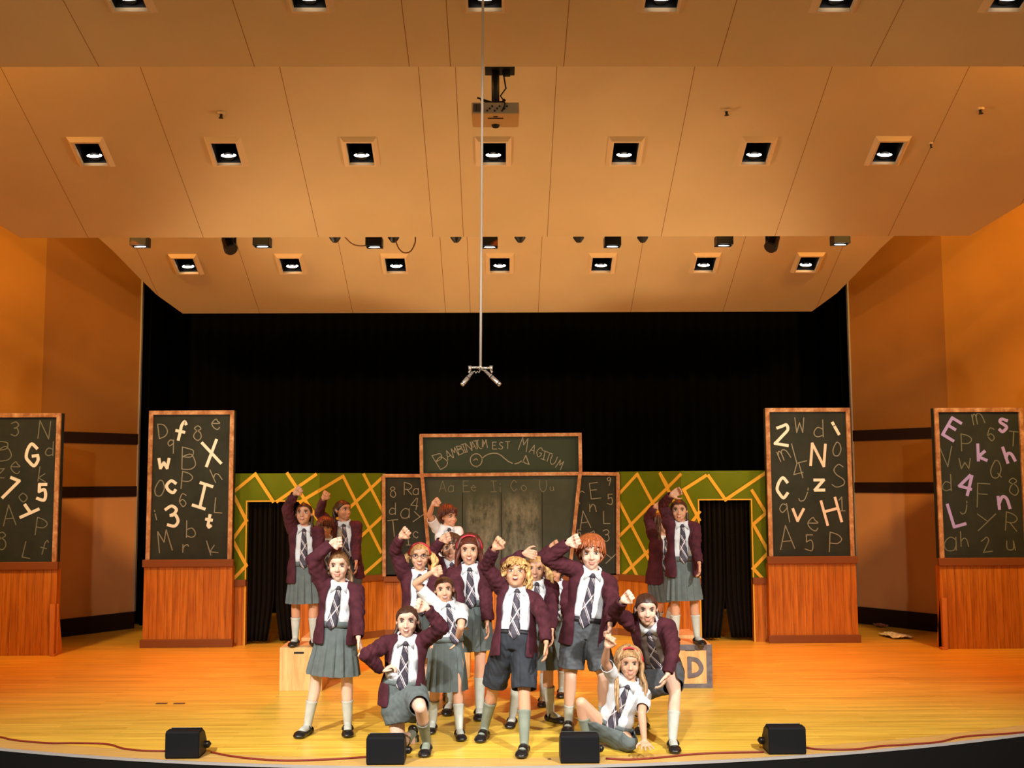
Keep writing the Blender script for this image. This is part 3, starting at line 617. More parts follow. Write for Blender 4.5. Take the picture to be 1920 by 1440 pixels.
# ---- centre chalkboard wall
def centre():
    Y = YC; cx = atY(940, 1000, Y).x; o = Vector((cx, Y, 0)); r = empty('centre_chalkboard_wall', o); tag(r, 'wide centre chalkboard wall with arched chalk banner and alphabet', 'chalkboard')
    P = lambda px, py, dy=0: atY(px, py, Y+dy)-o
    T = .07
    def quad(pts, th, dy=0): 
        q = [P(x, y) for x, y in pts]; q = [Vector((v.x, dy, v.z)) for v in q]; return q
    mb = MB(); mb.prism(quad([(792, 1078), (1087, 1078), (1087, 889), (792, 889)], T), (0, T, 0)); mb.build('main_board', M['board_main'], r)
    mb = MB(); mb.prism(quad([(791, 890), (1087, 886), (1087, 816), (791, 816)], T), (0, T, 0)); mb.build('banner_board', M['board_green'], r)
    for pts in ([(722, 1077), (806, 1077), (793, 890), (722, 890)], [(1068, 1077), (1157, 1075), (1157, 889), (1085, 889)]):
        mb = MB(); mb.prism(quad(pts, .0, -.03), (0, .028, 0)); mb.build('side_board', M['board'], r)
    mb = MB(); f = .052; fc = 0
    for a, b_ in (((788, 817), (1090, 815)), ((790, 815), (791, 892)), ((1087, 815), (1088, 888)), ((718, 892), (790, 892)), ((790, 891), (1090, 888)), ((1088, 888), (1160, 889)), ((792, 892), (808, 1078)), ((1087, 888), (1067, 1078)), ((720, 892), (721, 1080)), ((1158, 889), (1158, 1076))):
        A = P(*a); B = P(*b_); fc += 1; A.y = B.y = -.03; frame_on(mb, A, B, f*.9, .025+.001*fc, NF)
    mb.build('frame', M['trim'], r)
    mb = MB(); xl = P(720, 1100).x; xr = P(1160, 1100).x; z = P(940, 1079).z
    mb.box((xl, -.06, z-.07), (xr, T, z)); mb.box((xl, -.02, 0), (xr, .0, .09)); mb.build('ledge', M['rail'], r, bevel=.005)
    mb = MB(); mb.box((xl, -.004, 0), (xr, T, z-.07)); mb.build('boarded_base', M['pine'], r)
    sp = "8 140 490 72;R 240 465 84;a 297 485 42;4 285 570 78 -8;d 137 605 78;a 225 635 66;y 318 665 72 -8;T 140 740 112 6;c 300 785 46;I 245 830 50;E 1535 480 108 6;9 1632 415 58;5 1640 540 70;r 1455 520 80 20;n 1525 600 50;A 1460 680 120 8;L 1620 665 84;5 1425 780 56;2 1520 785 50;3 1615 790 80;y 1645 950 66"
    letters(r, sp, (0, Y-.0305, 0), EX, NF, (700, 790), 3.692, .8, soft=False, org=o)
    sp2 = "A 480 450 76;a 540 465 42;E 645 450 74;e 700 463 42;I 838 450 74;i 884 455 60;C 975 445 76;o 1045 462 42;U 1175 447 74;u 1240 466 30"
    letters(r, sp2, (0, Y-.0005, 0), EX, NF, (700, 790), 3.692, .7, soft=True, org=o)
    sp3 = "B 465 268 112 32;A 520 232 62 25;M 562 214 62 22;B 602 196 60 18;I 632 186 58 15;N 660 176 58 14;A 690 168 58 12;T 716 162 58 10;U 742 158 58 8;M 770 155 58 4;E 840 168 48 0;S 884 168 48 0;T 930 165 48;M 1042 158 92 -14;A 1105 192 58 -20;G 1152 214 66 -18;I 1186 236 58 -18;T 1212 248 60 -20;U 1246 268 58 -22;M 1292 300 62 -28"
    letters(r, sp3, (0, Y-.0005, 0), EX, NF, (700, 790), 3.692, .85, org=o)
    mb = MB(); q = lambda x, y: P(700+x/3.692, 790+y/3.692)
    def rb(pts, w): 
        pp = [q(*p) for p in pts]
        for v in pp: v.y = -.0005
        ribbon(mb, pp, w, .004, EX, YUP, NF)
    rb([(712+41*math.cos(t), 268+44*math.sin(t)) for t in [2*PI*k/20 for k in range(21)]], .013)
    rb([(693, 270), (712, 258), (722, 268)], .011); rb([(715, 310), (718, 318)], .011)
    rb([(752, 256), (775, 238), (800, 226), (830, 220), (858, 222), (885, 236), (910, 258), (935, 278), (962, 290)], .014)
    rb([(980, 294), (1005, 288), (1030, 272)], .014); rb([(1033, 282), (1056, 236), (1078, 298)], .014); rb([(1030, 272), (1052, 290), (1078, 298)], .012)
    mb.build('chalk_drawing', M['chalk'], r)
centre()
# ================================================================= LOOSE THINGS ON THE STAGE
def block(px0, px1, Y, h, dep, label, letter=False, x01=None):
    x0, x1 = x01 if x01 else (atY(px0, 1250, Y).x, atY(px1, 1250, Y).x); w = (x1-x0)/2; o = Vector(((x0+x1)/2, Y, 0))
    r = empty('wooden_block', o); tag(r, label, 'wooden block', 'wooden standing blocks')
    mb = MB(); mb.box((-w, 0, 0), (w, dep, h)); mb.build('box', M['ply'], r, bevel=.004)
    mb = MB(); hx = -.02 if not letter else -.01; mb.box((hx-.05, -.003, h-.062), (hx+.05, .004, h-.042)); mb.build('handle_slot', M['housing'], r)
    if letter:
        mb = MB(); f = .055
        mb.box((-w, -.004, h-f), (w, 0, h)); mb.box((-w, -.004, 0), (w, 0, f*.8)); mb.box((-w, -.004, f*.8), (-w+f, 0, h-f)); mb.box((w-f, -.004, f*.8), (w, 0, h-f))
        for s in (-1, 1): mb.box((s*w-.004*(s < 0), 0, 0), (s*w+.004*(s > 0), f, h))
        mb.build('painted_border', M['greypaint'], r)
        mb = MB(); c = Vector((.035, -.002, h*.48)); s = .010
        for di, p in enumerate(strokes('D')):
            ribbon(mb, [c+EX*(x-2.6)*s*2.0+YUP*(y-4.5)*s*1.9 for x, y in p], .042, .006+.002*di, EX, YUP, NF)
        mb.build('letter', M['greypaint'], r)
    return r
HB = .430
YB1, YB2 = 10.97, 11.62
block(524, 604, YB1, HB, .43, 'plain plywood standing block with hand slot, front one on the left')
block(1257, 1335, YB1, HB, .43, 'plywood standing block painted with grey border and letter D', True)
block(0, 0, YB2, HB, .50, 'plain plywood block behind the front block on the left, mostly hidden', False, (-2.12, -1.62))
block(0, 0, YB2, HB, .50, 'plain plywood block behind the block painted with D', False, (1.62, 2.12))
block(0, 0, YB2, HB, .45, 'plywood block hidden behind the group, in front of the centre chalkboard', False, (-.80, -.32))
# stage monitors along the lip
def monitor(px0, px1, pyb, label, side):
    A = atZ(px0, pyb, 0.0); B = atZ(px1, pyb, 0.0); A.y = max(A.y, edge_y(A.x)+.03); B.y = max(B.y, edge_y(B.x)+.03)
    Y = (A.y+B.y)/2; x0, x1 = atY(px0, pyb, Y).x, atY(px1, pyb, Y).x; w = (x1-x0)/2
    o = Vector(((x0+x1)/2, Y, 0)); r = empty('stage_monitor', o, 0); tag(r, label, 'speaker', 'floor monitor speakers along the stage edge'); h = .205
    prof = [(0, .012), (.0, h-.012), (.012, h), (.10, h), (.17, h-.035), (.225, .10), (.215, .0), (.012, 0)]
    mb = MB(); mb.prism([(-w, y, z) for y, z in prof], (2*w, 0, 0)); mb.build('cabinet', M['speaker'], r, bevel=.004)
    for s in (-1, 1):
        mb = MB(); e = .004; pr = [(.012, .015), (.012, h-.015), (.10, h-.015), (.16, h-.047), (.21, .10), (.20, .014)]
        mb.prism([(s*w, y, z) for y, z in pr], (s*e, 0, 0)); mb.build('side_panel', M['speaker_side'], r)
    mb = MB(); mb.prism([(-w+.01, .115, h+.001), (w-.01, .115, h+.001), (w-.01, .165, h-.03), (-w+.01, .165, h-.03)], (0, .002, .004)); mb.build('grille', M['housing'], r)
    mb = MB(); s = side; mb.tube([(s*w, .165, .07), (s*(w+.03), .165, .07), (s*(w+.045), .165, .062)], [.028, .028, .016], 12); mb.cur = 1; mb.tube([(s*(w+.028), .14, .085), (s*(w+.028), .134, .085)], .007, 8); mb.build('connector', [M['housing'], M['steel']], r)
monitor(309, 372, 1424, 'black floor monitor speaker alone at the left of the stage edge', 1)
monitor(687, 757, 1437, 'black floor monitor speaker in front of the kneeling girl', 1)
monitor(1052, 1124, 1434, 'black floor monitor speaker in front of the seated girl', 1)
monitor(1443, 1512, 1418, 'black floor monitor speaker alone at the right of the stage edge', -1)
def fl(pts, z=.008): return [atZ(x, y, z) for x, y in pts]
cable('speaker_cable', fl([(-40, 1379), (0, 1382), (30, 1388), (90, 1393), (140, 1393), (200, 1395), (230, 1403), (265, 1407), (309, 1408)]), .008, 'dark red cable along the stage edge, left of the leftmost monitor', M['cable'])
cable('speaker_cable', fl([(396, 1410), (430, 1417), (480, 1423), (540, 1426), (610, 1424), (660, 1421), (690, 1419)]), .008, 'dark red cable between the leftmost monitor and the kneeling girl\'s monitor', M['cable'])
cable('speaker_cable', fl([(1136, 1422), (1180, 1424), (1240, 1420), (1300, 1414), (1370, 1411), (1432, 1410)]), .008, 'dark red cable between the seated girl\'s monitor and the rightmost monitor', M['cable'])
cable('speaker_cable', fl([(1512, 1402), (1540, 1405), (1600, 1405), (1650, 1399), (1700, 1396), (1760, 1391), (1795, 1383), (1830, 1379), (1880, 1376), (1950, 1370)]), .008, 'dark red cable along the stage edge, right of the rightmost monitor', M['cable'])
# crumpled sheet on the floor at the right
def paper(px, py, w, d, lab, seed, m=M['paper']):
    p = atZ(px, py, 0); rs = np.random.RandomState(seed); V = []; F = []; n = 10
    for j in range(n+1):
        for i in range(n+1):
            u, v = i/n-.5, j/n-.5; V.append((u*w*(1-.3*abs(v))+rs.normal()*.006, v*d+rs.normal()*.008, .012+.035*abs(math.sin(u*9+v*5))*(1-abs(u))+rs.rand()*.012))
    for j in range(n):
        for i in range(n): k = j*(n+1)+i; F.append((k, k+1, k+n+2, k+n+1))
    o = mk('paper_sheet', V, F, m); o.location = p; o.rotation_euler = (0, 0, .2); s = o.modifiers.new('t', 'SOLIDIFY'); s.thickness = .002; s.offset = 1; tag(o, lab, 'paper')
paper(1680, 1195, .30, .42, 'crumpled white sheet lying on the floor behind the right chalkboards', 3)
paper(1652, 1176, .12, .2, 'small reddish scrap on the floor behind the crumpled sheet', 5, pm('red_paper', (.35, .12, .07), .8))
for px, lab in ((303, 'left one of two dark floor plates on the left of the stage'), (336, 'right one of two dark floor plates on the left of the stage')):
    p = atZ(px, 1319.5, 0); mb = MB(); mb.tube([(-.045, 0, 0), (.045, 0, 0)], .001, 4); mb = MB(); mb.box((-.052, -.022, 0), (.052, .022, .005)); mb.box((-.02, -.008, .005), (.02, .008, .008)); o = mb.build('floor_plate', M['plate'], bevel=.002); o.location = p; tag(o, lab, 'floor plate', 'dark plates set in the stage floor')
p = atZ(1030, 1424, 0); mb = MB(); mb.tube([(0, 0, 0), (0, 0, .006)], [.014, .012], 12); o = mb.build('floor_socket', M['plate']); o.location = p; tag(o, 'tiny dark round plug in the floor, left of the seated girl\'s monitor', 'floor plate')
# ================================================================= PEOPLE
def V3(a): return Vector(a)
def rcone(p0, r0, p1, r1, n=12, rings=3):
    p0 = V3(p0); p1 = V3(p1); d = p1-p0; L = d.length
    if L < 1e-5: d = Vector((0, 0, 1)); L = 1e-5
    t = d/L; a = t.orthogonal().normalized(); b = t.cross(a); V = []; F = []
    prof = [(-r0*math.cos(k*PI/2/rings), r0*math.sin(k*PI/2/rings)) for k in range(1, rings+1)]
    prof += [(L+r1*math.sin(k*PI/2/rings), r1*math.cos(k*PI/2/rings)) for k in range(0, rings)]
    V.append(p0-t*r0)
    for h, r in prof:
        for k in range(n): q = 2*PI*k/n; V.append(p0+t*h+(a*math.cos(q)+b*math.sin(q))*r)
    V.append(p1+t*r1); m = len(prof)
    for k in range(n): F.append((0, 1+(k+1) % n, 1+k))
    for j in range(m-1):
        for k in range(n): F.append((1+j*n+k, 1+j*n+(k+1) % n, 1+(j+1)*n+(k+1) % n, 1+(j+1)*n+k))
    e = 1+m*n
    for k in range(n): F.append((1+(m-1)*n+k, 1+(m-1)*n+(k+1) % n, e))
    return V, F
def ellip(c, R, rad, n=16, m=10):
    """R: 3 axis vectors, rad: radii"""
    c = V3(c); V = [c+R[2]*rad[2]]; F = []
    for j in range(1, m):
        th = PI*j/m
        for k in range(n): q = 2*PI*k/n; V.append(c+R[0]*rad[0]*math.sin(th)*math.cos(q)+R[1]*rad[1]*math.sin(th)*math.sin(q)+R[2]*rad[2]*math.cos(th))
    V.append(c-R[2]*rad[2]); e = len(V)-1
    for k in range(n): F.append((0, 1+k, 1+(k+1) % n)); F.append((e, 1+(m-2)*n+(k+1) % n, 1+(m-2)*n+k))
    for j in range(m-2):
        for k in range(n): F.append((1+j*n+k, 1+(j+1)*n+k, 1+(j+1)*n+(k+1) % n, 1+j*n+(k+1) % n))
    return V, F
def loft(rings, n=24):
    """rings: (center, right, front, halfwidth, halfdepth_front, halfdepth_back, squareness)"""
    V = []; F = []
    for c, R, Fr, a, bf, bb, e in rings:
        for k in range(n):
            q = 2*PI*k/n; cs, sn = math.cos(q), math.sin(q)
            x = a*math.copysign(abs(cs)**e, cs); y = (bf if sn > 0 else bb)*math.copysign(abs(sn)**e, sn); V.append(V3(c)+R*x+Fr*y)
    m = len(rings)
    for j in range(m-1):
        for k in range(n): F.append((j*n+k, j*n+(k+1) % n, (j+1)*n+(k+1) % n, (j+1)*n+k))
    F.append(list(range(n))[::-1]); F.append([(m-1)*n+k for k in range(n)])
    return V, F
def fuse(prims, vox, smooth=3):
    V = []; F = []
    for v, f in prims: b = len(V); V += [tuple(p) for p in v]; F += [[i+b for i in g] for g in f]
    me = bpy.data.meshes.new('tmp'); me.from_pydata(V, [], F); o = bpy.data.objects.new('tmp', me); COL.objects.link(o)
    m = o.modifiers.new('r', 'REMESH'); m.mode = 'VOXEL'; m.voxel_size = vox
    dg = bpy.context.evaluated_depsgraph_get(); dg.update(); e = o.evaluated_get(dg); r = e.to_mesh()
    n = len(r.vertices); A = np.zeros(n*3); r.vertices.foreach_get('co', A); A = A.reshape(-1, 3)
    lt = np.zeros(len(r.polygons), dtype=np.int32); r.polygons.foreach_get('loop_total', lt); li = np.zeros(len(r.loops), dtype=np.int32); r.loops.foreach_get('vertex_index', li)
    ne = len(r.edges); E = np.zeros(ne*2, dtype=np.int32); r.edges.foreach_get('vertices', E); E = E.reshape(-1, 2)
    assert (lt == 4).all(); Q = li.reshape(-1, 4).copy(); A = A.copy(); E = E.copy()
    e.to_mesh_clear(); bpy.data.objects.remove(o); bpy.data.meshes.remove(me)
    deg = np.bincount(E.ravel(), minlength=n).astype(float); deg[deg == 0] = 1
    for _ in range(smooth):
        S = np.zeros_like(A)
        for ax in range(3): S[:, ax] = np.bincount(E[:, 0], A[E[:, 1], ax], n)+np.bincount(E[:, 1], A[E[:, 0], ax], n)
        A = A*.4+S/deg[:, None]*.6
    return A, Q
def vnorm(A, Q):
    d1 = A[Q[:, 2]]-A[Q[:, 0]]; d2 = A[Q[:, 3]]-A[Q[:, 1]]; fn = np.cross(d1, d2); N = np.zeros_like(A)
    for k in range(4):
        for ax in range(3): N[:, ax] += np.bincount(Q[:, k], fn[:, ax], len(A))
    return N/np.maximum(np.linalg.norm(N, axis=1), 1e-12)[:, None]
def snoise(P, freq, seed, n=7):
    rs = np.random.RandomState(seed); s = np.zeros(len(P))
    for _ in range(n):
        d = rs.normal(size=3); d /= np.linalg.norm(d); f = freq*(.6+.9*rs.rand()); s += np.sin(P@d*f*2*PI+rs.rand()*6.28)
    return s/math.sqrt(n)
def cut(A, Q, keepv, sm=14):
    k = keepv[Q].all(axis=1); Q = Q[k]; used = np.unique(Q); mp = -np.ones(len(A), dtype=int); mp[used] = np.arange(len(used)); A = A[used].copy(); Q = mp[Q]
    if not len(Q): return A, Q
    E = np.concatenate([Q[:, [0, 1]], Q[:, [1, 2]], Q[:, [2, 3]], Q[:, [3, 0]]]); E.sort(axis=1); u, c = np.unique(E, axis=0, return_counts=True); B = u[c == 1]
    n = len(A); deg = np.bincount(B.ravel(), minlength=n).astype(float); on = deg > 0; deg[~on] = 1
    for _ in range(sm):                                   # even out the cut edge
        S = np.zeros_like(A)
        for ax in range(3): S[:, ax] = np.bincount(B[:, 0], A[B[:, 1], ax], n)+np.bincount(B[:, 1], A[B[:, 0], ax], n)
        A[on] = A[on]*.5+(S/deg[:, None])[on]*.5
    dg = np.bincount(u.ravel(), minlength=n).astype(float)
    for _ in range(2):
        S = np.zeros_like(A)
        for ax in range(3): S[:, ax] = np.bincount(u[:, 0], A[u[:, 1], ax], n)+np.bincount(u[:, 1], A[u[:, 0], ax], n)
        near = np.zeros(n, bool); near[u[on[u[:, 0]]][:, 1]] = True; near[u[on[u[:, 1]]][:, 0]] = True; near &= ~on
        A[near] = A[near]*.5+(S/np.maximum(dg, 1)[:, None])[near]*.5
    return A, Q
def mkq(name, A, Q, mats, parent, org, idx=None, thick=0, off=-1):
    me = bpy.data.meshes.new(name); n = len(A); A = A-np.array(org)
    me.vertices.add(n); me.vertices.foreach_set('co', A.astype(np.float32).ravel()); me.loops.add(len(Q)*4); me.loops.foreach_set('vertex_index', Q.astype(np.int32).ravel())
    me.polygons.add(len(Q)); me.polygons.foreach_set('loop_start', np.arange(0, len(Q)*4, 4, dtype=np.int32))
    me.polygons.foreach_set('use_smooth', np.ones(len(Q), dtype=bool))
    for m in (mats if isinstance(mats, (list, tuple)) else [mats]): me.materials.append(m)
    if idx is not None: me.polygons.foreach_set('material_index', idx.astype(np.int32))
    me.update(calc_edges=True); me.validate()
    o = bpy.data.objects.new(name, me); COL.objects.link(o)
    if parent is not None: o.parent = parent
    else: o.location = org
    if thick: s = o.modifiers.new('thick', 'SOLIDIFY'); s.thickness = thick; s.offset = off
    return o
# ---- materials
def skin(name, c):
    m = pm(name, c, .5, .35); b = m.node_tree.nodes['Principled BSDF']; b.inputs['Subsurface Weight'].default_value = .08; b.inputs['Subsurface Radius'].default_value = (.02, .008, .004); b.inputs['Subsurface Scale'].default_value = .3
    return m
SK = {'fair': skin('fair_skin', (.60, .335, .215)), 'pale': skin('pale_skin', (.70, .45, .33)), 'tan': skin('tan_skin', (.48, .235, .13)), 'warm': skin('warm_skin', (.56, .29, .17))}
LIP = pm('lips', (.60, .24, .18), .45); MOUTH = pm('open_mouth', (.10, .015, .012), .5); TEETH = pm('teeth', (.85, .80, .72), .3)
EYEW = pm('eye_white', (.62, .58, .54), .3); IRIS = pm('iris', (.025, .015, .010), .3)
def hairmat(n, c):
    m = pm(n, c, .45, .4); t = NT(m); v = t.coord((60, 60, 14)); d = tuple(k*.45 for k in c); h = tuple(min(1, k*1.5) for k in c)
    nz = t.noise(v, 1.2, 4, .6); t.col(t.ramp(nz, [(.3, d), (.7, h)])); t.bump(nz, .6, .004); return m
HM = {'black': hairmat('near_black_hair', (.018, .009, .006)), 'brown': hairmat('brown_hair', (.085, .036, .016)), 'dark': hairmat('dark_brown_hair', (.045, .018, .010)), 'auburn': hairmat('auburn_hair', (.32, .085, .022)), 'red': hairmat('reddish_brown_hair', (.085, .020, .010)),
      'blond': hairmat('blond_hair', (.58, .34, .12)), 'dblond': hairmat('dark_blond_hair', (.34, .20, .085)), 'lbrown': hairmat('light_brown_hair', (.20, .105, .045))}
SHIRT = cloth('white_shirt', (.62, .65, .67), .05, .8, 160); CARD = cloth('maroon_knit', (.060, .014, .021), .3, .9, 260); SKIRT = cloth('grey_green_skirt_wool', (.105, .128, .124), .14, .85); SHORT = cloth('charcoal_shorts', (.026, .030, .037), .2, .8)
SHORT2 = cloth('mid_grey_shorts', (.075, .082, .090), .2, .8); SOCK = cloth('light_grey_socks', (.46, .48, .42), .1, .9); SOCKD = cloth('green_grey_socks', (.20, .23, .18), .1, .9); SHOE = pm('black_shoe_leather', (.008, .007, .007), .28, .6); BAND = pm('red_headband', (.45, .02, .035), .4); BTN = pm('dark_belt', (.012, .012, .014), .5)
TEE = cloth('grey_undershirt', (.20, .16, .14), .1); BLK = cloth('black_cloth', (.008, .008, .009), .1)
def tie_mat():
    m = pm('striped_school_tie', (.05, .04, .06), .6, .3); t = NT(m); uv = t.n('ShaderNodeTexCoord'); sx = t.n('ShaderNodeSeparateXYZ'); t.l(uv.outputs['UV'], sx.inputs[0])
    u, v = sx.outputs[0], sx.outputs[1]
    def fam(sg, per, wd, ph=0): return t.math('LESS_THAN', t.math('FRACT', t.math('ADD', t.math('DIVIDE', t.math('ADD', v, t.math('MULTIPLY', u, sg)), per), ph)), wd)
    a = fam(.9, 1.45, .10); a2 = fam(.9, 1.45, .05, .80); b = fam(-.9, 2.9, .07, .3)
    nz = t.ramp(t.noise(t.coord(), 60, 2), [(.3, (.028, .026, .036)), (.7, (.070, .058, .080))])
    t.col(t.mix(t.math('MAXIMUM', t.math('MAXIMUM', a, a2), b), nz, (.62, .56, .58))); return m
TIE = tie_mat()
HL = .155
def limb(P, epx, wpx, L1, L2, s1, s2):
    def near(P, px, L, s):
        d = ray(*px).normalized(); oc = P-CAM; b = oc.dot(d); h = oc.length_squared-b*b; q = L*L-h
        if q <= 0: e = CAM+d*b; return P+(e-P).normalized()*L
        return CAM+d*(b+s*math.sqrt(q))
    E = near(P, epx, L1, s1); W = near(E, wpx, L2, s2); return E, W
def ik(A, B, L1, L2, pole):
    d = B-A; D = d.length; k = 1.0
    if D > (L1+L2)*.999: k = D/((L1+L2)*.999)
    L1 *= k; L2 *= k; t = d/D; x = (L1*L1-L2*L2+D*D)/(2*D); h = math.sqrt(max(0, L1*L1-x*x)); p = (pole-t*pole.dot(t)).normalized(); return A+t*x+p*h
def hand(W, d, palm, side, L, kind, H):
    """d: direction of the hand, palm: palm normal, side: thumb side"""
    d = d.normalized(); side = (side-d*side.dot(d)).normalized(); palm = d.cross(side)*(1 if d.cross(side).dot(palm) > 0 else -1)
    pr = []; r = .058*L; K = []
    for i, u in enumerate((-.22, -.075, .075, .22)):
        k = W+d*L*(.50-.035*abs(u-.075)*6*.3)+side*L*u; K.append(k); pr.append(rcone(W+side*L*u*.55+d*L*.02, .085*L, k, .078*L, 8, 2))
    lens = (.36, .44, .46, .40)
    for i, k in enumerate(K):
        fl = L*lens[i]; a = d
        if kind == 'fist': angs = (78, 95, 50)
        elif kind == 'curl': angs = (35, 50, 30)
        elif kind == 'flat': angs = (4, 5, 3)
        else: angs = (16, 24, 16)
        p = k; ang = 0
        for s, q in zip((.44, .31, .25), angs):
            ang += math.radians(q*(1+.06*(i-1.5))); dr = d*math.cos(ang)+palm*math.sin(ang)
            if kind in ('flat', 'relax'): dr = (dr+side*(.13*(i-1.5)) * (1.3 if kind == 'flat' else .5)).normalized()
            e = p+dr*fl*s; pr.append(rcone(p, r*1.08, e, r*.95, 8, 2)); p = e
    th0 = W+side*L*.20+d*L*.10
    if kind == 'fist': p1 = th0+(d*.7+side*.55+palm*.45).normalized()*L*.24; p2 = p1+(palm*.55-side*.75+d*.35).normalized()*L*.20; p3 = p2+(-side+palm*.1).normalized()*L*.12
    else: p1 = th0+(d*.6+side*.8+palm*.2).normalized()*L*.22; p2 = p1+(d*.85+side*.45+palm*.2).normalized()*L*.18; p3 = p2+(d*.95+side*.2+palm*.25).normalized()*L*.12
    pr += [rcone(th0, .095*L, p1, .075*L, 8, 2), rcone(p1, .07*L, p2, .064*L, 8, 2), rcone(p2, .062*L, p3, .052*L, 8, 2)]
    return pr
def Rf(yaw, pitch, roll):
    """frame facing the camera at yaw 0; +yaw turns the face to the image right; +pitch looks up; +roll tips the head to the image right"""
    f = Vector((math.sin(yaw), -math.cos(yaw), 0)); r = Vector((-math.cos(yaw), -math.sin(yaw), 0))   # r = the person's right hand side (image left)
    u = Vector((0, 0, 1)); f2 = f*math.cos(pitch)+u*math.sin(pitch); u2 = u*math.cos(pitch)-f*math.sin(pitch)
    r3 = r*math.cos(roll)+u2*math.sin(roll); u3 = u2*math.cos(roll)-r*math.sin(roll); return r3, u3, f2
rad = math.radians
NP = [0]
def person(label, H, g, feet, neck, pelvis, head, R, L, yaw=0, hyaw=0, hpitch=0, hroll=0, sk='fair', hair=('pulled', 'brown'), top='cardigan', bottom='skirt', ndy=0, pdy=0, hdy=0,
           shroll=0, toe=(0, 0), handR='fist', handL='relax', smile=0, mouth='closed', legs=None, D=None, band=False, glasses=False, hem=None, sock=SOCK, shirtm=None, shoe='mary', skirt_len=.235, tie=True, tieswing=0, grpsk=SKIRT, socklen=.62, handdirL=None, handdirR=None, cardlen=.0, openw=.55):
    NP[0] += 1; seed = NP[0]*13; h = HL*H
    AZ = .052*H
    if legs is None:
        ank = [atZ(f[0], f[1], g+AZ) if f[2:] == () else atY(f[0], f[1], f[2]) for f in feet]
        for a in ank: a.z = g+AZ+.004
        Dp = D if D else (ank[0].y+ank[1].y)/2
        Dp += pdy
    else: Dp = D+pdy
    PV = atY(pelvis[0], pelvis[1], Dp); NK = atY(neck[0], neck[1], Dp+ndy); up = (NK-PV).normalized()
    rt0 = Vector((-math.cos(rad(yaw)), -math.sin(rad(yaw)), 0)); rt = (rt0-up*rt0.dot(up)).normalized(); fr = rt.cross(up)*1.0
    if fr.y > 0 and abs(yaw) < 80: fr = -fr
    TL = (NK-PV).length; k = TL/(.30*H)
    HR, HU, HF = Rf(rad(yaw*.4+hyaw), rad(hpitch), rad(hroll)); HC = atY(head[0], head[1], Dp+ndy+hdy)
    sw = .098*H; sr = rad(shroll)
    sv = rt*math.cos(sr)+up*math.sin(sr)
    def raise_(e, w): return .02*H
    SR = NK+sv*sw-up*.035*H; SL = NK-sv*sw-up*.035*H
    if R and atY(R[0][0], R[0][1], Dp).z > SR.z: SR = SR+up*.028*H-sv*.012*H
    if L and atY(L[0][0], L[0][1], Dp).z > SL.z: SL = SL+up*.028*H+sv*.012*H
    LA, LF = .168*H, .145*H
    arms = []
    for S, A_, sd, hk, hd in ((SR, R, 1, handR, handdirR), (SL, L, -1, handL, handdirL)):
        E, W = limb(S, A_[0], A_[1], LA, LF, A_[3] if len(A_) > 3 else -1, A_[4] if len(A_) > 4 else -1)
        hp = atY(A_[2][0], A_[2][1], W.y); hdv = (hp-W)
        if hd is not None: hdv = Vector(hd)
        if hdv.length < .02: hdv = W-E
        arms.append((S, E, W, hdv.normalized(), sd, hk))
    hw = .052*H; HPR = PV+rt*hw-up*.01*H; HPL = PV-rt*hw-up*.01*H
    LT, LS = .238*H, .232*H
    lg = []
    ft = Vector((math.sin(rad(yaw)), -math.cos(rad(yaw)), 0))
    if legs is None:
        for HP, a, sd, tq in ((HPR, ank[0], 1, toe[0]), (HPL, ank[1], -1, toe[1])):
            fd = Vector((math.sin(rad(yaw+tq)), -math.cos(rad(yaw+tq)), 0)); K = ik(HP, a, LT, LS, fd+rt*sd*.12); lg.append((HP, K, a, fd))
    else:
        for HP, (K, a, fd) in zip((HPR, HPL), legs): lg.append((HP, Vector(K), Vector(a), Vector(fd).normalized()))
    base = Vector((PV.x, PV.y, g)); org = tuple(base)
    # ------------------------------------------------ body, one continuous surface
    pr = []; T = lambda v: PV+up*TL*v
    def torso(inf, v0=-.16, v1=1.04, wscale=1.0):
        tab = [(-.16, .066, .050, .052), (-.05, .090, .058, .066), (.08, .092, .058, .064), (.28, .082, .056, .052), (.45, .076, .054, .048), (.65, .086, .058, .054), (.82, .094, .054, .056), (.94, .080, .044, .050), (1.04, .046, .034, .038)]
        rs = []
        for v, a, bf, bb in tab:
            if v < v0-.01 or v > v1+.01: continue
            rs.append((T(v), rt, fr, (a*H+inf)*wscale, bf*H+inf, bb*H+inf, .86))
        return loft(rs)
    pr.append(torso(0))
    for S, E, W, hd, sd, hk in arms:
        pr.append(rcone(T(.90), .045*H, S, .032*H)); pr += [rcone(S, .030*H, E, .0225*H), rcone(E, .0225*H, E.lerp(W, .3), .0225*H), rcone(E.lerp(W, .3), .0225*H, W, .0145*H)]
        fa = (W-E).normalized(); pal = -rt*(-sd) if False else None
        # palm faces the body side when hanging, forward when raised
        upw = (W.z > E.z)
        palm = ft if upw else rt*(-sd); palm = palm-hd*palm.dot(hd)
        if palm.length < .1: palm = up-hd*up.dot(hd)
        palm.normalize(); side = palm.cross(hd)
        tgt = (-rt*sd if upw else ft)
        if side.dot(tgt) < 0: side = -side
        if hk == 'flat': palm = Vector((0, 0, -1)); side = palm.cross(hd)
        pr += hand(W, hd, palm, side, .108*H, hk, H)
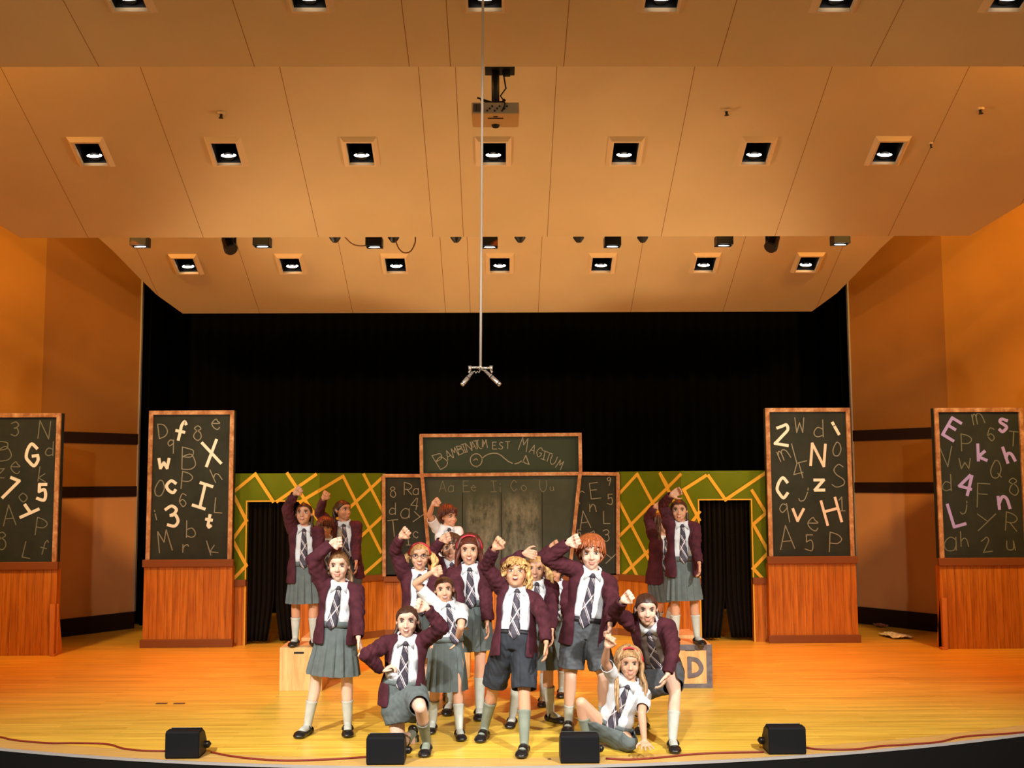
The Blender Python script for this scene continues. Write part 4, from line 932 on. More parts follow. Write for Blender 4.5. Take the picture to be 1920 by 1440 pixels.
    for HP, K, a, fd in lg:
        sh = (a-K); bk = -(fd-sh.normalized()*fd.dot(sh.normalized())); 
        bk = bk.normalized() if bk.length > .05 else Vector((0, 0, 0))
        m = K.lerp(a, .30)+bk*.008*H
        pr += [rcone(HP, .054*H, HP.lerp(K, .5), .046*H), rcone(HP.lerp(K, .5), .046*H, K, .033*H), rcone(K, .0325*H, m, .0335*H), rcone(m, .0335*H, a, .0195*H), rcone(a-Vector((0, 0, .016*H)), .020*H, a+fd*.075*H-Vector((0, 0, .030*H)), .017*H)]
    # head
    def hp(r, u, f): return HC+(HR*r+HU*u+HF*f)*h
    AX = (HR, HU, HF)
    pr += [ellip(hp(0, .10, -.06), AX, (.365*h, .40*h, .45*h)), ellip(hp(0, -.10, .10), AX, (.315*h, .36*h, .31*h)), ellip(hp(0, -.30, .16), AX, (.225*h, .19*h, .22*h)), ellip(hp(0, -.42, .26), AX, (.10*h, .075*h, .09*h)),
           ellip(hp(.17, -.13, .25), AX, (.12*h, .12*h, .12*h)), ellip(hp(-.17, -.13, .25), AX, (.12*h, .12*h, .12*h)), ellip(hp(0, .20, .20), AX, (.27*h, .18*h, .20*h)),
           rcone(hp(0, .03, .385), .035*h, hp(0, -.12, .475), .052*h, 10, 3), ellip(hp(.05, -.135, .42), AX, (.045*h, .04*h, .05*h), 10, 6), ellip(hp(-.05, -.135, .42), AX, (.045*h, .04*h, .05*h), 10, 6),
           rcone(hp(.07, -.245, .415), .026*h, hp(-.07, -.245, .415), .026*h, 8, 2), rcone(hp(.055, -.295, .40), .030*h, hp(-.055, -.295, .40), .030*h, 8, 2)]
    for s in (1, -1):
        pr.append(ellip(hp(s*.375, -.03, -.05), (HR*.4+HF*.2*s, HU, HF), (.09*h, .12*h, .07*h), 10, 8))
    pr += [rcone(hp(0, -.18, -.08), .21*h, NK+up*.0*H, .036*H), rcone(NK+up*.0*H, .036*H, T(.88), .05*H)]
    A, Q = fuse(pr, .0056, 2)
    Rm = np.array([list(HR), list(HU), list(HF)]); loc = (A-np.array(HC))@Rm.T/h
    N = vnorm(A, Q)
    for s in (1, -1):   # eye sockets
        d = np.exp(-(((loc[:, 0]-s*.155)/.085)**2+((loc[:, 1]-.045)/.06)**2))*(loc[:, 2] > .15); A -= np.array(HF)[None]*(.055*h*d)[:, None]
    d = np.exp(-((loc[:, 0]/.22)**2+((loc[:, 1]+.268)/.014)**2))*(loc[:, 2] > .2)*(abs(loc[:, 0]) < .14); A -= np.array(HF)[None]*(.018*h*d)[:, None]
    # lips by place on the face
    fc = loc[Q].mean(axis=1); lipm = (abs(fc[:, 0]) < .115) & (abs(fc[:, 1]+.268) < .052*(1-(fc[:, 0]/.13)**2)+.008) & (fc[:, 2] > .33)
    body = mkq('person', A, Q, [SK[sk], LIP], None, org, lipm.astype(int)); tag(body, label, 'person', 'schoolchildren in uniform on stage')
    B = body; hm = HM[hair[1]]
    # eyes, brows, mouth
    for s in (1, -1):
        v, f = ellip(hp(s*.155, .045, .325), AX, (.072*h, .040*h, .045*h), 14, 8); fi = []
        lv = [((V3(p)-HC)@Vector((0, 0, 0)) if False else (V3(p)-HC)) for p in v]
        for q in f:
            c = sum((lv[i] for i in q), Vector())/len(q)/h; fi.append(1 if ((c.dot(HR)-s*.155)**2+(c.dot(HU)-.045)**2) < .036**2 else 0)
        mk('eye', v, f, [EYEW, IRIS], B, fi, True, None, org)
        mb = MB(); mb.tube([hp(s*.075, .125, .40), hp(s*.15, .155, .385), hp(s*.235, .125, .32)], [.012*h, .020*h, .009*h], 6); mb.build('eyebrow', hm, B, org, True)
        mb = MB(); mb.tube([hp(s*.085, .055, .375), hp(s*.155, .092, .37), hp(s*.225, .055, .335)], [.006*h, .012*h, .006*h], 6); mb.build('eyelash', IRIS, B, org, True)
    if mouth == 'open' or mouth == 'smile':
        e = .055 if mouth == 'open' else .026
        v, f = ellip(hp(0, -.27, .405), AX, (.085*h, e*h, .035*h), 12, 8); mk('mouth', v, f, MOUTH, B, None, True, None, org)
        v, f = ellip(hp(0, -.27+e*.35, .412), AX, (.066*h, e*.45*h, .034*h), 12, 8); mk('teeth', v, f, TEETH, B, None, True, None, org)
    # ------------------------------------------------ hair
    style = hair[0]; rs = np.random.RandomState(seed)
    inf = {'pulled': .035, 'boy': .085, 'mop': .075, 'fringe': .08, 'long': .06, 'bunches': .04, 'pony': .04, 'braids': .035, 'bun': .035}[style]
    Ac, Qc = fuse([ellip(hp(0, .10, -.06), AX, ((.365+inf)*h, (.40+inf)*h, (.45+inf)*h), 24, 16), ellip(hp(0, -.12, -.22), AX, ((.30+inf)*h, (.30+inf*.5)*h, (.22+inf)*h))] +
                  ([ellip(hp(x, u, f), AX, (r*h, r*h, r*h), 10, 8) for x, u, f, r in [(rs.uniform(-.34, .34), rs.uniform(.22, .46), rs.uniform(-.1, .32), .13) for _ in range(16)]] if style in ('mop',) else []) +
                  ([ellip(hp(x, u, f), AX, (.09*h, .15*h, .1*h), 10, 8) for x, u, f in ((-.25, .36, .26), (-.08, .40, .32), (.1, .42, .32), (.26, .36, .25))] if style in ('boy', 'fringe') else []), .006, 2)
    lc = (Ac-np.array(HC))@Rm.T/h
    lines = {'pulled': [(-.6, -.38), (-.18, -.34), (-.10, -.05), (.0, .0), (.08, -.02), (.16, .10), (.27, .25), (.40, .32), (.6, .34)], 'boy': [(-.6, -.30), (-.16, -.20), (-.06, .02), (.10, .06), (.22, .18), (.40, .27), (.7, .28)],
             'mop': [(-.6, -.40), (-.1, -.34), (.0, .0), (.12, .04), (.25, .18), (.42, .28), (.7, .28)], 'fringe': [(-.6, -.34), (-.05, -.24), (.05, .0), (.16, .04), (.25, .10), (.42, .15), (.7, .15)]}
    ln = lines.get(style, lines['pulled'] if style in ('bunches', 'pony', 'braids', 'bun') else [(-.6, -.40), (-.02, -.36), (.06, .02), (.16, .10), (.28, .22), (.42, .30), (.7, .34)])
    th = np.interp(lc[:, 2], [p[0] for p in ln], [p[1] for p in ln])
    Nc = vnorm(Ac, Qc); Ac = Ac+Nc*(snoise(lc*np.array([1, .6, .6]), 3.0, seed)*.012*h)[:, None]
    Ac, Qc = cut(Ac, Qc, lc[:, 1] > th); hair_o = mkq('hair', Ac, Qc, hm, B, org, None, .010, -1)
    def lock(mb, pts, r0, wob=.02, n=8):
        P = []; m = 14; K = [np.array(hp(*p)) for p in pts]; ph = rs.rand()*6
        for i in range(m+1):
            t = i/m*(len(K)-1); j = min(int(t), len(K)-2); u = t-j; a, b, c, d = K[max(j-1, 0)], K[j], K[j+1], K[min(j+2, len(K)-1)]
            q = .5*((2*b)+(-a+c)*u+(2*a-5*b+4*c-d)*u*u+(-a+3*b-3*c+d)*u**3); q = q+np.array(HR)*math.sin(i*.9+ph)*wob*h*min(1, i/4)+np.array(HF)*math.cos(i*.8+ph)*wob*h*min(1, i/4); P.append(tuple(q))
        R_ = [r0*h*(1-.75*(i/m)**2.2) for i in range(m+1)]; mb.tube(P, R_, n)
    mb = MB(); nm = None; dn = lambda x: x
    if style == 'long':
        nm = 'hair_length'; ln_ = hair[2] if len(hair) > 2 else 1.3
        fo = hair[3] if len(hair) > 3 else 0
        for s in (1, -1):
            for i in range(9):
                a = i/8; f0 = .10-.5*a; x0 = .37-.06*a
                lock(mb, [(s*(x0-.12), .34, f0+.04), (s*(x0+.03), .08, f0), (s*(x0+.07+rs.rand()*.05), -.35, f0+.02), (s*(x0+.10+rs.rand()*.1), -.7, f0+.10*(1-a)+fo*.7), (s*(x0+.02+rs.rand()*.12), -ln_+rs.rand()*.2, f0+.16*(1-a)+fo)], .085, .035)
        for i in range(7): lock(mb, [(-.3+.1*i, .2, -.42), (-.32+.107*i, -.3, -.46), (-.34+.11*i, -.8, -.42), (-.33+.11*i, -ln_+.1, -.40)], .10, .03)
    if style in ('pony',):
        nm = 'ponytail'; sd = hair[3] if len(hair) > 3 else -1
        for i in range(8): lock(mb, [(sd*.1, .30, -.42), (sd*(.36+.02*i), .12-.02*i, -.30+.03*i), (sd*(.50+.03*i), -.35, -.05+.02*i), (sd*(.55+.04*i), -.85, .05), (sd*(.52+.05*i), -(hair[2] if len(hair) > 2 else 1.2)+.03*i, .08)], .075, .04)
    if style == 'bunches':
        nm = 'bunch'
        for s in (1, -1):
            if s == -1: mb.build('bunch', hm, hair_o, org, True); mb = MB()
            for i in range(8): lock(mb, [(s*.30, .12, -.2), (s*(.47+.03*rs.rand()), .05, -.08), (s*(.52+.12*rs.rand()), -.18, -.02+.1*rs.rand()), (s*(.48+.14*rs.rand()), -.48, .0+.1*rs.rand()), (s*(.42+.1*rs.rand()), -.72, .05)], .085, .05)
    if style == 'braids':
        nm = 'braid'
        for s in (1, -1):
            if s == -1: mb.build('braid', hm, hair_o, org, True); mb = MB()
            P = [hp(s*(.36+.05*math.sin(i*.2)), -.05-.085*i, -.08+.02*i) for i in range(13)]; mb.tube(P, [(.065+.018*(i % 2))*h for i in range(12)]+[.03*h], 8)
    if style == 'mop':
        nm = 'curls'
        for s in (1, -1):
            for i in range(7): lock(mb, [(s*.30, .25, .12-.09*i), (s*(.43+.05*rs.rand()), .02, .10-.09*i), (s*(.45+.09*rs.rand()), -.20, .08-.08*i), (s*(.38+.12*rs.rand()), -.42-.1*rs.rand(), .05-.08*i)], .085, .05)
    if style == 'pulled':
        nm = 'hair_length'
        for s in (1, -1):
            for i in range(5): lock(mb, [(s*.22, .15, -.40), (s*(.30+.02*i), -.20, -.34+.03*i), (s*(.33+.03*i), -.55, -.22+.03*i), (s*(.27+.04*i), -.98+.05*i, -.20+.04*i)], .085, .03)
    if style == 'bun': nm = 'bun'; v, f = ellip(hp(0, .52, -.25), AX, (.15*h, .13*h, .15*h)); mb.add(v, f)
    if nm: mb.build(nm, hm, hair_o, org, True)
    # locks lying over the scalp, from the crown outwards
    if style in ('boy', 'mop', 'fringe', 'long'):
        mb = MB(); nl = 34 if style != 'mop' else 40
        for i in range(nl):
            t = 2*PI*i/nl+rs.uniform(-.06, .06); sx_, fz = math.sin(t), math.cos(t)          # t = 0 is the front
            if style == 'long' and fz > .62: continue
            front = max(0, fz)
            umin = ({'boy': .25, 'mop': .23, 'fringe': .13, 'long': .30}[style]+rs.uniform(-.05, .05))*front**1.5+(-.02 if fz > -.2 else -.30)*(1-front)*(1 if abs(sx_) > .3 or fz < 0 else .4)
            if style == 'long': umin = .26*front-.12*(1-front)
            K = []; e = .03+rs.uniform(0, .03)
            ru, rx, rf = .40+inf+e, .365+inf+e, .45+inf+e
            a0, a1 = .12, math.acos(max(-.95, min(.95, (umin-.10)/ru)))
            for k in range(5):
                a = a0+(a1-a0)*k/4; sw_ = (.16*k/4 if style in ('boy',) else .05*k/4)*front+rs.uniform(-.015, .015)
                K.append((rx*math.sin(a)*sx_+sw_*1.3, .10+ru*math.cos(a), -.06+rf*math.sin(a)*fz-.10*math.cos(a)))
            lock(mb, K, .085 if style != 'mop' else .095, .008 if style != 'mop' else .035, 7)
        mb.build('hair_locks', hm, hair_o, org, True)
    if band:
        mb = MB(); q_ = .06 if style == 'long' else 0; P = [hp((.415+q_)*math.cos(t), .08+(.44+q_)*math.sin(t), .10) for t in [PI*k/16 for k in range(17)]]; mb.tube(P, .036*h, 8); mb.build('headband', BAND, B, org, True)
    if glasses:
        mb = MB()
        for s in (1, -1): mb.tube([hp(s*.155+.095*math.cos(t), .035+.075*math.sin(t), .435-.03*abs(math.cos(t))) for t in [2*PI*k/18 for k in range(19)]], .010*h, 6, False); mb.tube([hp(s*.25, .05, .41), hp(s*.38, .05, .0)], .009*h, 6)
        mb.tube([hp(.06, .05, .44), hp(-.06, .05, .44)], .010*h, 6); mb.build('glasses', pm('glasses_frame', (.05, .03, .03), .4), B, org, True)
    # ------------------------------------------------ shirt
    A0 = np.array(PV)
    BT = np.array([list(rt), list(up), list(fr)])
    def tl(A): q = (A-A0)@BT.T; q[:, 1] /= TL; return q
    pr = [torso(.010*H, .02, 1.04)]
    for S, E, W, hd, sd, hk in arms:
        pr.append(rcone(T(.90), .053*H, S, .042*H))
        if top == 'shirt': pr.append(rcone(S, .042*H, S.lerp(E, .78), .040*H))
        else: pr.append(rcone(S, .036*H, S.lerp(E, .5), .030*H))
    A, Q = fuse(pr, .007, 3); N = vnorm(A, Q); q = tl(A)
    wr = (snoise(q*np.array([1, .35, 1]), 11, seed+1)*.0042+snoise(A@np.array([[.8, .5, 0], [-.3, .5, .2], [0, .2, .9]]), 17, seed+2)*.0022)*(.4+np.clip(1-q[:, 1], 0, 1))*H/1.4; A = A+N*wr[:, None]; blouse = np.exp(-((q[:, 1]-.30)/.09)**2)*.009*H; A = A+N*blouse[:, None]
    keep = q[:, 1] > .03
    if top == 'shirt':
        for S, E, W, hd, sd, hk in arms: a_ = np.array(S.lerp(E, .76)); dd = np.array((E-S).normalized()); keep &= ~(((A-a_)@dd > 0) & (np.linalg.norm(A-a_, axis=1) < .1*H))
    A, Q = cut(A, Q, keep); shirt = mkq('shirt', A, Q, shirtm or SHIRT, B, org, None, .003)
    # collar: band and two points
    mb = MB(); cN = NK+up*.012*H; rr = .047*H
    mb.tube([cN+rt*rr*math.cos(t)+fr*rr*math.sin(t)*.9+up*(.004*H-.018*H*math.sin(t)) for t in [2*PI*k/24 for k in range(25)]], .0085*H, 8, False)
    for s in (1, -1):
        a = cN+fr*rr*1.12-up*.012*H; b = cN+rt*s*rr*.98+fr*rr*.45+up*.012*H; c = cN+rt*s*rr*.95+fr*(rr*1.22)-up*.052*H
        mb.prism([a, c, b], fr*.006*H*1.2)
    mb.build('collar', SHIRT, shirt, org, True)
    # tie
    if tie:
        tab = [(.955, .060), (.90, .072), (.80, .0755), (.65, .077), (.50, .074), (.35, .075), (.22, .082), (.12, .086), (.03, .084)]
        wd = [.014, .013, .017, .021, .024, .027, .030, .031, .002]; Vv = []; Ff = []; UV = []; n = len(tab)
        vs = np.linspace(0, n-1, 33)
        for i, x in enumerate(vs):
            v_ = np.interp(x, range(n), [t[0] for t in tab]); o_ = np.interp(x, range(n), [t[1] for t in tab]); w_ = np.interp(x, range(n), wd)*H
            if i < 2: w_ = .017*H
            c = T(v_)+fr*(o_*H+.004)+rt*tieswing*H*(1-v_)**1.5
            for j, s in enumerate((-1, -.5, .5, 1)): Vv.append(c+rt*s*w_+fr*(-.006*H if abs(s) == 1 else 0)); UV.append((s*w_/(.03*H), (.955-v_)*TL/(.06*H)))
            if i:
                for j in range(3): k_ = (i-1)*4+j; Ff.append((k_, k_+1, k_+5, k_+4))
        o = mk('tie', Vv, Ff, TIE, B, None, True, UV, org); s_ = o.modifiers.new('t', 'SOLIDIFY'); s_.thickness = .004
        k_ = T(.95)+fr*(.064*H); v, f = ellip(k_, (rt, up, fr), (.0135*H, .016*H, .010*H), 12, 8); mk('knot', v, f, pm('tie_knot', (.035, .03, .042), .6), o, None, True, None, org)
    # ------------------------------------------------ cardigan
    if top == 'cardigan':
        v0 = -.30+cardlen
        rsx = [(T(v), rt, fr, a*H+.018*H, bf*H+.020*H, bb*H+.018*H, .86) for v, a, bf, bb in [(v0-.12, .112, .086, .092), (-.05, .104, .076, .080), (.1, .098, .066, .070), (.28, .090, .058, .056), (.45, .086, .056, .052), (.65, .090, .058, .056), (.82, .096, .054, .058), (.93, .082, .046, .052), (1.0, .055, .038, .042)]]
        pr = [loft(rsx, 28)]
        for S, E, W, hd, sd, hk in arms:
            pr += [rcone(T(.90), .056*H, S, .046*H), rcone(S, .046*H, E, .036*H), rcone(E, .036*H, E.lerp(W, .55), .033*H), rcone(E.lerp(W, .55), .033*H, E.lerp(W, .93), .027*H)]
        A, Q = fuse(pr, .008, 3); N = vnorm(A, Q); q = tl(A)
        armd = np.full(len(A), 9.0)
        for S, E, W, hd, sd, hk in arms:
            for a_, b_ in ((S.lerp(E, .35), E), (E, W)):
                a_ = np.array(a_); ab = np.array(b_)-a_; t = np.clip(((A-a_)@ab)/(ab@ab), 0, 1); armd = np.minimum(armd, np.linalg.norm(A-a_-t[:, None]*ab, axis=1))
        isarm = armd < .052*H
        A = A+N*(snoise(A, 9, seed+3)*.0035+np.where(isarm, snoise(A, 22, seed+4)*.0030, 0))[:, None]
        x = abs(q[:, 0])/H; ow = np.interp(q[:, 1], [-.5, 0, .35, .7, .9, 1.0, 1.1], [.050*openw/.55, .054*openw/.55, .060*openw/.55, .058*openw/.55, .050*openw/.55, .040, .05])
        openf = (q[:, 2] > .012*H) & (x < ow) & (q[:, 1] > v0-.2) & ~isarm
        keep = ~openf & ((q[:, 1] > v0) | isarm)
        for S, E, W, hd, sd, hk in arms:
            a_ = np.array(E.lerp(W, .97)); dd = np.array((W-E).normalized()); keep &= ~(((A-a_)@dd > 0) & (np.linalg.norm(A-a_, axis=1) < .07*H))
        A, Q = cut(A, Q, keep); mkq('cardigan', A, Q, CARD, B, org, None, .007, 0)
    # ------------------------------------------------ skirt or shorts
    if bottom == 'skirt':
        Wc = T(.20); n = 132; V = []; F = []; npl = 15; hemc = (lg[0][1]+lg[1][1])/2; dirn = (hemc-PV).normalized(); dirn = (dirn*.75+(-Vector((0, 0, 1)))*.25).normalized() if legs is None else dirn
        zs = [0, .10, .22, .36, .5, .65, .8, 1.0]; Ls = skirt_len*H+TL*.20
        spread = max(.02, abs((lg[0][1]-lg[1][1]).dot(rt))*.5)
        for j, z in enumerate(zs):
            u = dirn*z+(-up)*(1-z) if z < .4 else dirn; c = Wc+(-up)*Ls*min(z, .35)+dirn*Ls*max(0, z-.35)
            a = np.interp(z, [0, .35, 1], [.088*H, .106*H, max(.114*H+spread*.16, spread+.056*H)]); b = np.interp(z, [0, .35, 1], [.066*H, .086*H, .102*H])
            for k in range(n):
                t = 2*PI*k/n; ph = (t*npl/(2*PI)) % 1; saw = (ph if ph < .8 else (1-ph)*4)-.4; am = .026*H*min(1, max(0, z-.2)*1.6)+.0015
                m_ = 1+am*saw/.12/H*H/a*.12*1.0 if False else 1+am*saw/a
                V.append(c+rt*math.cos(t)*a*m_+fr*math.sin(t)*b*m_-up*0)
        for j in range(len(zs)-1):
            for k in range(n): F.append((j*n+k, j*n+(k+1) % n, (j+1)*n+(k+1) % n, (j+1)*n+k))
        o = mk('skirt', V, F, grpsk, B, None, False, None, org); s_ = o.modifiers.new('t', 'SOLIDIFY'); s_.thickness = .005
        mb = MB(); v, f = loft([(Wc-up*.030*H, rt, fr, .102*H, .080*H, .078*H, .9), (Wc+up*.004*H, rt, fr, .099*H, .078*H, .076*H, .9)], 40); mb.add(v, f[:-2]); w_ = mb.build('waistband', grpsk, o, org, True); s_ = w_.modifiers.new('t', 'SOLIDIFY'); s_.thickness = .004
    else:
        pr = [torso(.020*H, -.16, .30)]
        inf = .026*H if bottom == 'shorts' else .022*H; fr_ = hem if hem else .80
        for HP, K, a, fd in lg: pr += [rcone(HP, .060*H+inf*.4, HP.lerp(K, .5), .048*H+inf*.8), rcone(HP.lerp(K, .5), .048*H+inf*.8, HP.lerp(K, min(1.0, (fr_ if not isinstance(fr_, tuple) else fr_[0 if HP is HPR else 1])+.1)), .040*H+inf*(1.05 if bottom == 'shorts' else .55))]
        if bottom == 'lapskirt': pr += [rcone(lg[0][0].lerp(lg[0][1], .35), .075*H, lg[1][0].lerp(lg[1][1], .35), .075*H), rcone(lg[0][0].lerp(lg[0][1], .62), .058*H, lg[1][0].lerp(lg[1][1], .62), .055*H)] if (lg[0][1]-lg[1][1]).length < .36*H else [rcone(lg[0][0].lerp(lg[0][1], .4), .075*H, lg[1][0].lerp(lg[1][1], .4), .075*H)]
        A, Q = fuse(pr, .008, 3); N = vnorm(A, Q); q = tl(A); amp = 1.0 if bottom == 'shorts' else .6; A = A+N*(snoise(A, 10, seed+5)*.004+snoise(A, 24, seed+6)*.002)[:, None]*amp
        keep = q[:, 1] < .20
        for HP, K, a, fd in lg:
            a_ = np.array(HP.lerp(K, fr_ if not isinstance(fr_, tuple) else fr_[0 if HP is HPR else 1])); dd = np.array((K-HP).normalized()); keep &= ~(((A-a_)@dd > 0) & (np.linalg.norm(A-a_, axis=1) < .13*H)) | ((fr_[0 if HP is HPR else 1] if isinstance(fr_, tuple) else fr_) > 1)
        A, Q = cut(A, Q, keep); o = mkq('shorts' if bottom == 'shorts' else 'skirt', A, Q, grpsk, B, org, None, .006, 0)
        v, f = loft([(T(.14), rt, fr, .108*H, .084*H, .082*H, .9), (T(.225), rt, fr, .102*H, .080*H, .078*H, .9)], 40); w_ = mk('waistband', v, f[:-2], BTN if bottom == 'shorts' else grpsk, o, None, True, None, org); s_ = w_.modifiers.new('t', 'SOLIDIFY'); s_.thickness = .005
    # ------------------------------------------------ socks and shoes
    for i, (HP, K, a, fd) in enumerate(lg):
        sh = (a-K); bk = -(fd-sh.normalized()*fd.dot(sh.normalized())); bk = bk.normalized() if bk.length > .05 else Vector((0, 0, 0)); m = K.lerp(a, .30)+bk*.008*H
        s0 = K.lerp(a, 1-socklen)
        if socklen < .7: r0 = .0335*H-(.014*H)*((1-socklen)-.3)/.7
        else: r0 = .033*H
        Z = Vector((0, 0, 1)); fz = fd; 
        sz = Vector((0, 0, 1)) if abs(fd.z) < .5 else (K-a).normalized()
        mb_ = [rcone(s0, r0+.004, a, .0235*H), rcone(a-sz*.014*H, .0235*H, a+fd*.07*H-sz*.026*H, .0215*H), rcone(s0, r0+.0065, s0.lerp(a, .06), r0+.006)]
        A, Q = fuse(mb_, .007, 1); dd = np.array((a-K).normalized()); keep = ((A-np.array(s0))@dd) > -.002; A, Q = cut(A, Q, keep); mkq('sock', A, Q, sock, B, org, None, .003)
        sd = fd.cross(sz).normalized(); bz = a-sz*AZ
        pr = [ellip(bz-fd*.012*H+sz*.018*H, (sd, sz, fd), (.029*H, .024*H, .032*H)), ellip(bz+fd*.045*H+sz*.016*H, (sd, sz, fd), (.030*H, .021*H, .05*H)), ellip(bz+fd*.088*H+sz*.015*H, (sd, sz, fd), (.033*H, .022*H, .036*H)), ellip(bz+fd*.095*H+sz*.012*H, (sd, sz, fd), (.034*H, .014*H, .036*H))]
        if shoe == 'laced': pr.append(ellip(bz+fd*.035*H+sz*.030*H, (sd, sz, fd), (.026*H, .025*H, .05*H)))
        A, Q = fuse(pr, .006, 2); ls = np.stack([(A-np.array(bz))@np.array(x) for x in (sd, sz, fd)], 1)
        A = A-np.outer(np.minimum(ls[:, 1], 0), np.array(sz))*1.0
        keep = np.ones(len(A), bool)
        if shoe == 'mary': keep = ~((ls[:, 1] > .027*H) & (ls[:, 2] > -.018*H) & (ls[:, 2] < .066*H))
        A, Q = cut(A, Q, keep); so = mkq('shoe', A, Q, SHOE, B, org, None, .004, 0)
        if shoe == 'mary':
            mb = MB(); P = [bz+fd*.018*H+sd*.030*H*math.cos(t)+sz*(.022*H+.028*H*math.sin(t)) for t in [PI*k/12 for k in range(13)]]; mb.tube(P, .005*H, 6); mb.build('strap', SHOE, so, org, True)
    return body
# ---------------------------------------------------------------- the cast
K_ = SKIRT
# girl on the left block
person('girl standing on the plain left block, grey pleated skirt, right fist raised high', 1.42, HB, [(554, 1196), (588, 1197)], (571, 990), (571, 1068), (570, 964), ((538, 955), (553, 925), (567, 913)), ((599, 1035), (600, 1068), (601, 1085)),
       yaw=6, hyaw=-4, hpitch=8, sk='warm', hair=('braids', 'dark'), mouth='smile', toe=(-8, 14), handR='fist')
# dark haired pupil behind her
person('dark-haired pupil looking right with a bent raised fist, behind the left front girl', 1.42, HB, [(632, 1176, 12.08), (652, 1176, 12.08)], (645, 981), (652, 1062), (643, 957), ((598, 963), (607, 935), (613, 925)), ((668, 1024), (668, 1053), (669, 1068)),
       yaw=4, hyaw=48, sk='tan', hair=('pulled', 'black'), bottom='shorts', grpsk=SHORT2, smile=1, mouth='closed')
person('small red-haired child with fringe, face peeking between the two pupils on the left', 1.24, HB, [(600, 1180, 11.71), (616, 1180, 11.71)], (612, 1012), (612, 1080), (610, 991), ((596, 1050), (604, 1068), (608, 1080)), ((628, 1050), (622, 1068), (618, 1080)),
       yaw=8, hyaw=8, sk='tan', hair=('fringe', 'red'), handR='relax')
# front left girl
person('girl at front left in pleated skirt, legs apart, arm bent up over her head', 1.50, 0, [(577, 1359), (652, 1357)], (637, 1097), (631, 1180), (635, 1062), ((585, 1050), (622, 1018), (640, 1016)), ((671, 1152), (672, 1196), (677, 1213)),
       yaw=4, hyaw=0, sk='pale', hair=('pulled', 'lbrown'), toe=(-22, 4), skirt_len=.245, openw=.62, tieswing=.03, socklen=.52)
# fist-raising girl with glasses and bunches
person('girl with glasses and blond bunches, fist raised high, behind the kneeling girl', 1.48, 0, [(772, 1331), (802, 1331)], (786, 1075), (788, 1155), (787, 1043), ((740, 1033), (752, 1006), (767, 991)), ((814, 1115), (812, 1150), (812, 1168)),
       yaw=8, hyaw=0, sk='fair', hair=('bunches', 'blond'), band=True, glasses=True, mouth='smile')
# child raised behind
person('small dark-haired child raised up before the centre chalkboard, looking right, fist up', 1.36, HB, [(832, 1180, 11.84), (850, 1180, 11.84)], (838, 989), (840, 1064), (842, 970), ((805, 966), (812, 945), (824, 937)), ((860, 1025), (858, 1050), (856, 1064)),
       yaw=20, hyaw=32, sk='warm', hair=('boy', 'red'), top='shirt', bottom='shorts', grpsk=SHORT2)
# boy behind the girl with headband
person('short-haired boy between the glasses girl and the headband girl, arm bent overhead', 1.50, 0, [(838, 1300, 10.55), (856, 1300, 10.55)], (846, 1053), (850, 1140), (845, 1030), ((806, 1043), (828, 1011), (848, 1004)), ((866, 1095), (868, 1135), (868, 1150)),
       yaw=6, hyaw=0, sk='fair', hair=('boy', 'brown'), bottom='shorts', grpsk=SHORT2, shoe='laced', openw=.35)
# headband girl
person('tall girl with red headband and long dark hair, smiling, in the second row', 1.57, 0, [(842, 1318), (899, 1327)], (881, 1063), (884, 1140), (880, 1033), ((858, 1112), (862, 1150), (866, 1170)), ((911, 1118), (913, 1166), (916, 1184)),
       yaw=0, hyaw=0, sk='fair', hair=('long', 'red', 1.25), band=True, mouth='smile', handR='relax', toe=(-5, 0), skirt_len=.235)
# girl in short sleeves
person('girl in short-sleeved shirt without cardigan, bare arm bent over her head', 1.36, 0, [(811, 1354), (861, 1366)], (838, 1130), (838, 1208), (833, 1106), ((779, 1094), (811, 1072), (826, 1068)), ((864, 1176), (856, 1203), (850, 1208), -1, 1),
       yaw=10, hyaw=0, hroll=-4, sk='fair', hair=('pulled', 'brown'), top='shirt', mouth='smile', skirt_len=.27, tieswing=-.05, toe=(-14, 0), socklen=.6, shroll=8)
# child hidden behind the tall boy's arm
person('dark-haired child half hidden beneath the tall boy\'s raised arm', 1.38, 0, [(1018, 1306), (1053, 1290)], (1042, 1094), (1044, 1170), (1038, 1073), ((1000, 1034), (1042, 1016), (1056, 1014)), ((1060, 1130), (1062, 1160), (1062, 1175)),
       yaw=-6, hyaw=0, sk='tan', hair=('fringe', 'black'), openw=.62)
# blond ponytail girl
person('girl with long blond ponytail, forearm across the top of her head', 1.42, 0, [(961, 1343), (1032, 1336)], (1006, 1091), (1003, 1172), (1004, 1067), ((948, 1057), (984, 1037), (1000, 1040)), ((1034, 1143), (1035, 1182), (1036, 1198)),
       yaw=0, hyaw=-4, hroll=3, sk='fair', hair=('pony', 'blond', 1.5, -1), mouth='smile', toe=(-10, 42), skirt_len=.26, handR='curl', ndy=.02)
# centre front boy
person('curly blond boy in dark shorts at front centre, head thrown back, fist punched up', 1.50, 0, [(908, 1366), (983, 1393)], (971, 1107), (965, 1205), (967, 1079), ((911, 1062), (928, 1027), (941, 1011)), ((1019, 1158), (1024, 1205), (1025, 1224)),
       yaw=-4, hyaw=0, hpitch=25, hroll=3, sk='warm', hair=('mop', 'blond'), bottom='shorts', grpsk=SHORT, mouth='open', shoe='laced', sock=SOCKD, toe=(-8, -6), hem=.93, shroll=10, openw=.68, socklen=.66, ndy=.10)
